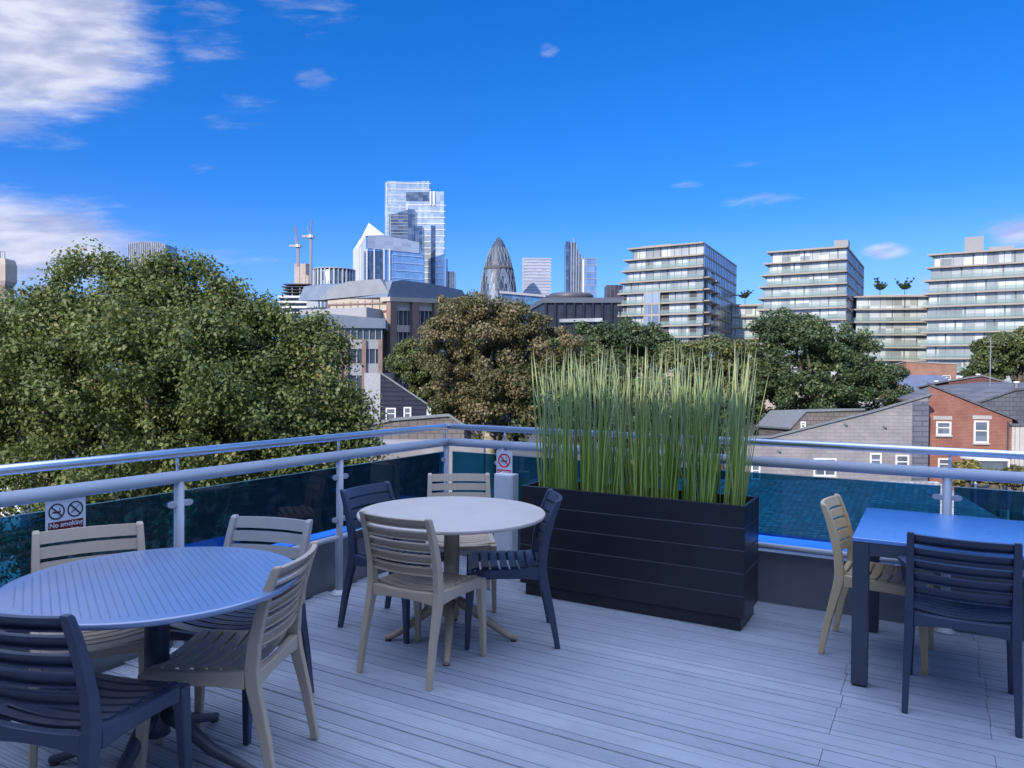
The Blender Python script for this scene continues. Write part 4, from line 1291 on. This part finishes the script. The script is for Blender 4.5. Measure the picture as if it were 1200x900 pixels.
class Front:
    """local frame for a building seen from the terrace: x along its front, y away, z up; px() turns picture points on its front into x, z"""
    def __init__(s, name, label, u0, d0, u1, d1, cat='building', group=None):
        s.a, s.dr, s.nr, s.ln = face(u0, d0, u1, d1)
        s.u0, s.u1, s.d0, s.d1 = u0, u1, d0, d1
        m_ = s.a + s.dr * s.ln / 2
        s.root = empty(name, (m_.x, m_.y, GROUND), math.atan2(s.dr.y, s.dr.x), label=label, cat=cat, group=group)
    def px(s, u, v):
        # where the sight line meets the plane of the front
        r = ray(u, v); e = Vector((r.x, r.y))
        t = s.a.dot(s.nr) / e.dot(s.nr)
        p = e * t
        return ((p - s.a).dot(s.dr) - s.ln / 2, EYE + r.z * t - GROUND)
    def x(s, u): return s.px(u, 440)[0]
    def z(s, u, v): return s.px(u, v)[1]
    def slab(s, name, pts, y0, y1, mat, parent=None):
        """a picture outline on the front given real depth from y0 to y1"""
        q = [s.px(u, v) if v is not None else (s.px(u, 440)[0], 0) for u, v in pts]
        n = len(q); mb = MB()
        ar = sum(q[i - 1][0] * q[i][1] - q[i][0] * q[i - 1][1] for i in range(n))
        if ar < 0: q = q[::-1]
        mb.add([(x, y0, z) for x, z in q] + [(x, y1, z) for x, z in q], [tuple(range(n)), tuple(range(2 * n - 1, n - 1, -1))] + [(i, n + i, n + (i + 1) % n, (i + 1) % n) for i in range(n)])
        return mb.build(name, mat, parent or s.root)
    def fins(s, name, top, step, wd, y0, y1, mat, z0=0.0, rail=.3):
        """uprights in front of a facade; top: outline of (u, v) left to right"""
        T = [s.px(u, v) for u, v in top]; xs = [p[0] for p in T]; zs = [p[1] for p in T]
        n = max(2, int(round((xs[-1] - xs[0]) / step))); ol = []
        teeth = [(xs[0] + (xs[-1] - xs[0] - wd) * i / n, xs[0] + (xs[-1] - xs[0] - wd) * i / n + wd) for i in range(n + 1)]
        ol = [(teeth[0][0], z0), (teeth[-1][1], z0)]
        for a, b in teeth[::-1]:
            ol += [(b, z0 + rail), (b, float(np.interp(b, xs, zs))), (a, float(np.interp(a, xs, zs))), (a, z0 + rail)]
        ol = [q for i, q in enumerate(ol) if q != ol[i - 1]]
        k = len(ol); mb = MB()
        mb.add([(x, y0, z) for x, z in ol] + [(x, y1, z) for x, z in ol], [tuple(range(k)), tuple(range(2 * k - 1, k - 1, -1))] + [(i, k + i, k + (i + 1) % k, (i + 1) % k) for i in range(k)])
        return mb.build(name, mat, s.root)
    def bands(s, name, u0, u1, zs, h, y0, y1, mat, spine=.3):
        """storey bands joined by an upright at the left end"""
        x0, x1 = s.x(u0), s.x(u1); zs = sorted(zs)
        ol = [(x0, zs[0])]
        for z in zs:
            ol += [(x0 + spine, z), (x1, z), (x1, z + h), (x0 + spine, z + h)]
        ol.append((x0, zs[-1] + h)); ol = [q for i, q in enumerate(ol) if q != ol[i - 1]]
        k = len(ol); mb = MB()
        mb.add([(x, y0, z) for x, z in ol] + [(x, y1, z) for x, z in ol], [tuple(range(k)), tuple(range(2 * k - 1, k - 1, -1))] + [(i, k + i, k + (i + 1) % k, (i + 1) % k) for i in range(k)])
        return mb.build(name, mat, s.root)


GO = 'office buildings behind the trees'
# stone office with pink piers: upper block
F = Front('stone_office', 'beige stone office with pink piers and a grey mansard roof, behind the browning tree', 455, 172, 545, 205, group=GO)
Y = 26
F.slab('wall', [(455, 357), (545, 357), (545, None), (455, None)], 0, Y, win_dark)
for u in (457, 483, 509, 533):
    o = F.slab('pier', [(u - 4, 352), (u + 4, 352), (u + 4, None), (u - 4, None)], -1.1, .02, pink_m)
for v0, v1 in ((353, 364), (381, 389), (404, 412), (428, 438)):
    F.slab('spandrel', [(455, v0), (545, v0 + 1), (545, v1 + 1), (455, v1)], -.35, .01, stone_m)
F.fins('window_mullions', [(455, 357), (545, 358)], 1.9, .28, -.22, .01, frame_grey)
F.slab('cornice', [(452, 348), (548, 352), (548, 357), (452, 353)], -1.2, 1.5, stone_m)
F.slab('roof', [(452, 348), (548, 352), (540, 340), (500, 332), (470, 328), (458, 330)], -.4, Y, slate_blue)
# left return of the same block, seen at an angle
F = Front('stone_office_wing', 'sunlit beige stone wing with a grey mansard roof, left of the pink piers', 378, 178, 455, 171.8, group=GO)
F.slab('wall', [(384, 352), (455, 346), (455, None), (384, None)], 0, 22, stone_m)
F.slab('roof', [(377, 352), (388, 337), (410, 330), (447, 327), (457, 344), (384, 351)], -.5, 20, slate_grey)
F.bands('coping_rail', 384, 455, [F.z(420, 366), F.z(420, 357)], .35, -.3, .01, pink_m)
F.fins('wall_panels', [(386, 356), (454, 350)], 2.1, .2, -.14, .01, pink_m, z0=F.z(420, 367))
F.slab('terrace_block', [(372, 378), (372, 366), (448, 363), (448, 380)], -7, -.01, mottled('pale_cladding', (.28, .28, .29), .7))
# lower wing in front
F = Front('stone_office_annex', 'lower office wing with a blue-grey roof band and pink piers, beside the leafy tree', 352, 158, 448, 160, group=GO)
F.slab('wall', [(352, 384), (448, 384), (448, None), (352, None)], 0, 14, win_dark)
F.slab('roof', [(350, 370), (372, 367), (452, 374), (452, 385), (350, 384)], -.9, 13, slate_blue)
for u in (362, 379, 399, 406, 427, 446):
    F.slab('pier', [(u - 2.4, 398), (u + 2.4, 398), (u + 2.4, None), (u - 2.4, None)], -1.0, .02, pink_m)
for v0, v1 in ((398, 409), (426, 440)):
    F.slab('spandrel', [(352, v0), (448, v0), (448, v1), (352, v1)], -.4, .01, frame_grey)
F.fins('window_mullions', [(352, 385), (448, 385)], 1.35, .22, -.25, .01, frame_grey)
# tank and plant on the left roof, white decks behind
F = Front('white_decked_building', 'white decked building part hidden by the leafy tree, under the cranes', 326, 240, 366, 242, group=GO)
F.slab('wall', [(328, 348), (366, 348), (366, None), (328, None)], 0, 16, win_dark)
for v in (347, 353, 359, 366):
    F.slab('deck', [(326, v), (362, v), (362, v + 2.4), (326, v + 2.4)], -1.5, 12, wframe_m)
F.slab('plant_room', [(360, 338), (372, 338), (374, 366), (360, 366)], -2, 9, mottled('pale_plant', (.42, .43, .44), .6))
# dark office with recessed panels and its round plant
F = Front('dark_office', 'low dark blue office block with deep panels, behind the dark rounded tree', 638, 205, 728, 208, group=GO)
F.slab('wall', [(638, 352), (728, 352), (728, None), (638, None)], 0, 30, mottled('dark_metal', (.035, .042, .06), .45, .3, amount=.25, scale=.4))
F.slab('parapet_band', [(636, 349), (731, 349), (731, 355), (636, 355)], -.7, 30, mottled('dark_band', (.11, .12, .15), .45))
F.fins('panel_fins', [(638, 355), (728, 355)], 2.9, .55, -.6, .01, mottled('dark_fin', (.015, .018, .03), .5))
F.slab('glass_strip', [(655, 374), (705, 373), (705, 377), (655, 378)], -.9, .01, apt_glass)
mb = MB(); zc = F.z(680, 349); mb.lathe([(6.3, zc), (6.6, zc + .6), (6.6, zc + 1.5), (5.8, zc + 2.0)], 32, (F.x(676), 9)); mb.build('round_plant', mottled('round_plant_metal', (.06, .06, .08), .5), F.root)
F = Front('blue_glass_office', 'low blue glass office just right of the curved glass tower', 590, 245, 640, 238, group=GO)
F.slab('wall', [(588, 344), (640, 348), (640, None), (588, None)], 0, 26, facade_glass('blue_office', (.11, .16, .25), .15, .5, .3, (2, 3.4)))
F.slab('roof', [(587, 341), (641, 346), (641, 348.5), (587, 344)], -1, 27, frame_grey)
F.slab('lantern', [(620, 350), (637, 351), (637, 362), (620, 362)], -2, .01, facade_glass('teal_office', (.08, .22, .30), .1, .5, .3, (2, 2)))

# ================================================================== CITY TOWERS
GT = 'towers on the skyline'


def tower(name, label, u0, u1, d, top, depth, glass, cat='tower', skew=0.0, fin=None, finmat=None, group=GT, bands=None, bandmat=None):
    F = Front(name, label, u0, d, u1, d + skew, cat, group)
    F.slab('glazing', [(top[0][0], None)] + list(top) + [(top[-1][0], None)], 0, depth, glass)
    if fin:
        F.fins('fins', top, fin[0], fin[1], -fin[2], .05, finmat or mull_m, rail=2)
    if bands:
        z1 = min(F.z(*p) for p in top); zs = list(np.arange(z1 - 1.2, F.z(u0, 445), -bands[0]))
        F.bands('floor_bands', top[0][0], top[-1][0], zs, bands[1], -bands[2], .05, bandmat or mull_m, spine=1.0)
    return F


silver = facade_glass('silver_glass', (.36, .43, .47), .12, .45, .13, (3, 8.4))
silver2 = facade_glass('silver_glass_bright', (.44, .50, .56), .12, .45, .13, (3.5, 8.4))
bluegl = facade_glass('blue_glass', (.26, .42, .62), .08, .55, .14, (4, 8))
darkgl = facade_glass('dark_glass', (.10, .14, .20), .1, .5, .35, (4, 4.2))
greygl = facade_glass('grey_glass', (.11, .14, .19), .14, .45, .3, (5, 4.0))
pale_fin = mottled('pale_fin', (.50, .50, .50), .5)
grey_fin = mottled('grey_fin', (.26, .28, .31), .5)
white_fin = mottled('white_fin', (.68, .68, .68), .45)

# the tallest, stepped, pale glass
F = tower('glass_skyscraper', 'tallest pale glass skyscraper with a stepped top', 451, 504, 1040, [(451, 214), (454, 212), (478, 213), (503, 212)], 40, silver, bands=(8.4, .9, .5), bandmat=pale_fin)
F.slab('front_step', [(478, None), (478, 229), (522, 229), (522, None)], -22, -.1, silver2)
F.slab('crown_band', [(478.5, 229.5), (505, 229.5), (505, 240), (478.5, 240)], -22.4, -22.02, greygl)
F.slab('vertical_fin', [(506, 229), (507.5, 229), (507.5, 245), (506, 245)], -24, -22.81, white_fin)
F.slab('vertical_fin', [(510, 229), (511.5, 229), (511.5, 245), (510, 245)], -24, -22.81, white_fin)
F.slab('dark_slot', [(507, 268), (512, 268), (512, None), (507, None)], -22.9, -22.02, darkgl)
x0, x1 = F.x(478), F.x(522)
F.bands('floor_lines', 478, 522, list(np.arange(F.z(500, 245), F.z(500, 440), -8.4)), .9, -22.6, -22.0, white_fin, spine=1.0)
# darker tower in front of it
F = tower('dark_skyscraper', 'dark grey tower with a slanted roof, in front of the tallest skyscraper', 456, 486, 930, [(456, 252), (480, 245), (486, 246)], 26, greygl, bands=(4.2, .6, .4), bandmat=grey_fin)
F.slab('lift_shaft', [(478.5, None), (478.5, 245), (486, 246), (486, None)], -2.5, -.5, darkgl)
F.slab('side_shaft', [(486, None), (486, 265), (495, 265), (495, None)], -1.5, 22, darkgl)
# pointed tower
F = Front('pointed_tower', 'blue glass tower with a white pyramid tip, lowest left of the tall pair', 421, 760, 495, 790, 'tower', GT)
F.slab('glazing', [(429, None), (429, 276), (447, 275), (491, 284), (497, 306), (497, None)], 0, 34, bluegl)
F.slab('upper_band', [(431, 277), (447, 275.5), (491, 284), (491, 297), (431, 291)], -.9, -.02, facade_glass('grey_band_glass', (.42, .46, .50), .2, .4, .15, (8, 4)))
mb = MB()
q = [F.px(429, 276), F.px(449, 275.5)]; apx = F.px(434, 260)
mb.add([(q[0][0] - .6, -1.2, q[0][1] - .5), (q[1][0] + 1, -1.2, q[1][1]), (q[1][0] + 1, 20, q[1][1]), (q[0][0] - .6, 20, q[0][1] - .5), (apx[0], 6, apx[1])], [(3, 2, 1, 0), (0, 1, 4), (1, 2, 4), (2, 3, 4), (3, 0, 4)])
mb.build('pyramid_tip', mottled('white_tip', (.62, .60, .57), .5), F.root)
F.slab('left_return', [(421, None), (421, 289), (429, 276), (429, None)], 2, 26, mottled('pale_return', (.52, .54, .56), .4))
for u in (422, 429.5, 438, 449.5, 456):
    F.slab('vertical_fin', [(u - .5, None), (u - .5, 292 if u > 423 else 290), (u + .5, 292 if u > 423 else 290), (u + .5, None)], -2.2, -.95, white_fin)
for a, b in ((430, 437), (440, 448)):
    F.slab('dark_bay', [(a + .5, None), (a + .5, 294), (b, 294), (b, None)], -1.0, -.03, darkgl)
F.bands('floor_lines', 458, 496, list(np.arange(F.z(475, 300), F.z(475, 440), -8.0)), .5, -.8, -.01, mottled('blue_line', (.36, .50, .68), .3), spine=.6)
# little companions
F = tower('slab_tower', 'slim grey tower close against the right of the tallest skyscraper', 522, 533, 900, [(522, 318), (533, 318)], 18, greygl, fin=(2.6, .5, .4), finmat=grey_fin)
F.slab('chimney', [(523, None), (523, 304), (525, 304), (525, None)], -3, -.5, darkgl)
# curved tower: lattice over a bulging body of revolution
d = 890
c = at_d(583, 440, d)
gk = empty('curved_glass_tower', (c.x, c.y, GROUND), label='bullet shaped dark glass tower with a white diagonal lattice', cat='tower', group=GT)
zt = zed(583, 277.5, d) - GROUND; rm = 23.6
prof = []
for i in range(41):
    t = i / 40
    z = zt * t
    r_ = rm * (1 - .16 * (1 - t / .40) ** 2) if t < .40 else rm * max(.0, 1 - ((t - .40) / .60) ** 2.35) ** .72
    prof.append((max(r_, .25), z))
g_dark = facade_glass('lattice_dark', (.028, .045, .08), .45, .05, .4, (4, 4)); g_lite = facade_glass('lattice_light', (.15, .20, .28), .45, .05, .3, (4, 4))
n = 36; mb = MB()
vs = [(r_ * math.cos(2 * math.pi * k / n), r_ * math.sin(2 * math.pi * k / n), z) for r_, z in prof for k in range(n)]
for i in range(40):
    for k in range(n):
        j = (k + 1) % n
        mb.sm.append(True); mb.f.append((i * n + k, i * n + j, (i + 1) * n + j, (i + 1) * n + k))
        mb.mi.append(1 if ((k + i * .38) % 6) < 2.2 and i < 31 else 0)
mb.v = vs
mb.build('glazing', [g_dark, g_lite], gk)
for sgn in (1, -1):
    for a in range(18):
        pts = []
        for i in range(0, 38):
            r_, z = prof[i]
            an = 2 * math.pi * a / 18 + sgn * i * .0665
            pts.append(((r_ + .25) * math.cos(an), (r_ + .25) * math.sin(an), z))
        mb = MB(); mb.tube(pts, .27, 4, False); mb.build('lattice_rib', grey_fin, gk)
mb = MB(); z0 = prof[31][1]
mb.lathe([(prof[31][0] + .3, z0), (prof[31][0] + .5, z0 + 1.2), (prof[32][0] + .3, prof[32][1])], 36); mb.build('dark_collar', dark_strip_m, gk)
# right of it
tower('banded_tower', 'plain grey-violet slab tower right of the bullet shaped tower', 612, 645, 960, [(612, 302.5), (645, 302.5)], 30, facade_glass('violet_glass', (.36, .39, .47), .25, .25, .12, (5, 4)), bands=(4.0, 1.5, .5), bandmat=mottled('violet_band', (.36, .36, .41), .6))
F = tower('slender_tower', 'slender tower with a curved shoulder and roof mast', 663, 683, 900, [(663, 284), (675, 284), (677, 292), (682, 302)], 26, greygl, fin=(3.4, 1.1, .8), finmat=grey_fin)
F.slab('dark_side', [(663, None), (663, 283), (667, 283), (667, None)], -1.6, -.85, darkgl)
F.slab('roof_mast', [(672, 284), (672, 278.5), (672.7, 278.5), (672.7, 284)], 4, 4.7, grey_fin)
F = tower('paired_tower', 'blue-grey glass tower touching the slender tower', 683, 699, 880, [(683, 302), (699, 302)], 24, facade_glass('paired_glass', (.22, .32, .46), .12, .5, .25, (4, 8)), bands=(8.0, .8, .4), bandmat=grey_fin)
F.slab('pale_edge', [(682.5, None), (682.5, 304), (684.5, 304), (684.5, None)], -1.2, -.45, white_fin)
tower('dark_block_tower', 'short dark maroon tower just left of the first apartment block', 711, 730, 520, [(711, 334), (730, 334)], 14, facade_glass('maroon_glass', (.07, .06, .075), .2, .3, .3, (3, 3.4)), fin=(3.2, .5, .4), finmat=mottled('maroon_fin', (.10, .075, .085), .5))
# round dark tower with pale ribs, concrete core with its crane
d = 620; c = at_d(391, 440, d)
rt = empty('round_tower', (c.x, c.y, GROUND), label='squat round tower with grey ribs, left of the pointed tower', cat='tower', group=GT)
zt = zed(391, 317, d) - GROUND; rr = 23.5 * d / FPX
mb = MB(); mb.lathe([(rr, 0), (rr, zt - 2), (rr - 1, zt), (rr - 4, zt)], 48); mb.build('glazing', facade_glass('ribbed_grey', (.10, .14, .19), .2, .4, .3, (2, 3.6)), rt)
for k in range(30):
    a = 2 * math.pi * k / 30
    mb = MB(); w_ = .55
    p = Vector((math.cos(a), math.sin(a), 0)); t = Vector((-math.sin(a), math.cos(a), 0))
    q = [p * (rr - .1) - t * w_, p * (rr + .6) - t * w_, p * (rr + .6) + t * w_, p * (rr - .1) + t * w_]
    mb.hexa([(v_.x, v_.y, 0) for v_ in q], [(v_.x, v_.y, zt - .5) for v_ in q]); mb.build('rib', pale_fin if k % 3 else grey_fin, rt)
mb = MB(); mb.lathe([(rr + .7, zt - .4), (rr + .7, zt + .5), (rr - 5, zt + .5)], 48); mb.build('cap_ring', grey_fin, rt)
F = Front('concrete_core', 'pale concrete lift core of a tower under construction', 345, 700, 362, 700, 'building', None)
F.slab('core', [(345, None), (345, 309), (361.5, 309), (361.5, None)], 0, 14, mottled('core_concrete', (.42, .35, .31), .85, amount=.15, scale=.2))
for u in (350, 357):
    F.slab('pour_joint', [(u, None), (u, 309), (u + 1.2, 309), (u + 1.2, None)], -.4, -.01, stone_m)
F = Front('framed_building', 'dark building frame under construction with open floors, under the cranes', 330, 660, 365, 660, 'building', None)
for i, v in enumerate((333, 336, 339.5, 343, 347, 351, 355)):
    F.slab('floor_slab', [(333 - (i % 2) * 2, v), (364, v), (364, v + 1), (333 - (i % 2) * 2, v + 1)], -4, 14, frame_m)
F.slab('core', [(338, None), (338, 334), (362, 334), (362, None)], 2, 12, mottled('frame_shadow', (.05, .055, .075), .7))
for u in (334, 343, 352, 361):
    F.slab('column', [(u, None), (u, 336), (u + 1, 336), (u + 1, None)], -3, -2, grey_fin)


def crane(label, u, d, v_base, v_cab, jib_px, mat):
    c = at_d(u, 440, d)
    root = empty('tower_crane', (c.x, c.y, zed(u, v_base, d)), YAW, label=label, cat='crane', group='tower cranes')
    zb = 0; zc = zed(u, v_cab, d) - zed(u, v_base, d); k = d / FPX
    mb = MB(); mb.bar((0, 0, zb), (0, 0, zc), 2.0, 2.0); mb.build('mast', mat, root)
    mb = MB(); mb.box(-2.6, 2.6, -2, 2, zc, zc + 2.6); mb.build('slewing_deck', grey_fin, root)
    mb = MB(); mb.box(-1.3, 1.0, -2.6, -2.01, zc + .2, zc + 2.8); mb.build('cab', wframe_m, root)
    tip = (jib_px[0] * k, -4, zc + jib_px[1] * k)
    mb = MB(); mb.bar((.5, -1, zc + 2.2), tip, 1.0, 1.1); mb.build('jib', mat, root)
    mb = MB(); mb.bar((-1, 0, zc + 2.2), (-3.5, 0, zc + 10), .6, .6); mb.build('back_mast', mat, root)
    mb = MB(); mb.bar((-3.5, 0, zc + 9.8), tip, .18, .18); mb.build('stay', grey_fin, root)
    mb = MB(); mb.box(-8, -2.7, -1.2, 1.2, zc + .4, zc + 2.4); mb.build('counterweight', concrete_m, root)
    return root


crane('left one of the two thin cranes above the concrete core', 348.5, 690, 312, 290, (-2.5, 24), mottled('crane_pale', (.24, .19, .17), .5))
crane('right one of the two thin cranes, standing beside the concrete core', 363.5, 675, 352, 279, (2.0, 20), mottled('crane_grey', (.17, .19, .21), .5))
# tower behind the leafy tree: only its curved finned crown shows
F = tower('finned_tower', 'curved crown of a finned tower peeping over the leafy tree', 150, 194, 980, [(150, 286), (160, 283.5), (172, 283), (184, 283.5), (194, 286)], 34, facade_glass('fin_glass', (.20, .23, .30), .2, .4, .2, (3, 4)), fin=(2.5, .8, .8), finmat=grey_fin)
# old stone tower at the far left
d = 140; c = at_d(3, 440, d)
ot = empty('stone_chimney_tower', (c.x, c.y, GROUND), YAW, label='old brown stone tower with a railed top at the left edge', cat='tower')
z1 = zed(3, 304, d) - GROUND
mb = MB(); mb.box(-1.3, 1.3, -1.3, 1.3, 0, z1 - 5.0); mb.build('shaft', brick('old_stone', (.25, .20, .15), (.20, .16, .125), (.13, .11, .09), .7, .35, .02, .5), ot)
mb = MB(); mb.rings([[(-h, -h, z), (h, -h, z), (h, h, z), (-h, h, z)] for h, z in ((1.3, z1 - 5), (1.65, z1 - 4.2), (1.65, z1 - 1.1), (1.5, z1 - .3), (1.4, z1))]); mb.build('head', stone_m, ot)
mb = MB(); mb.box(-.5, .5, -1.72, -1.655, z1 - 3.6, z1 - 1.8); mb.build('louvre', dark_strip_m, ot)
for x in (-1.25, -.4, .4, 1.25):
    mb = MB(); mb.bar((x, -1.2, z1), (x, -1.2, z1 + 1.3), .07, .07); mb.build('rail_post', frame_m, ot)
mb = MB(); mb.bar((-1.3, -1.2, z1 + 1.25), (1.3, -1.2, z1 + 1.25), .08, .08); mb.build('rail', frame_m, ot)
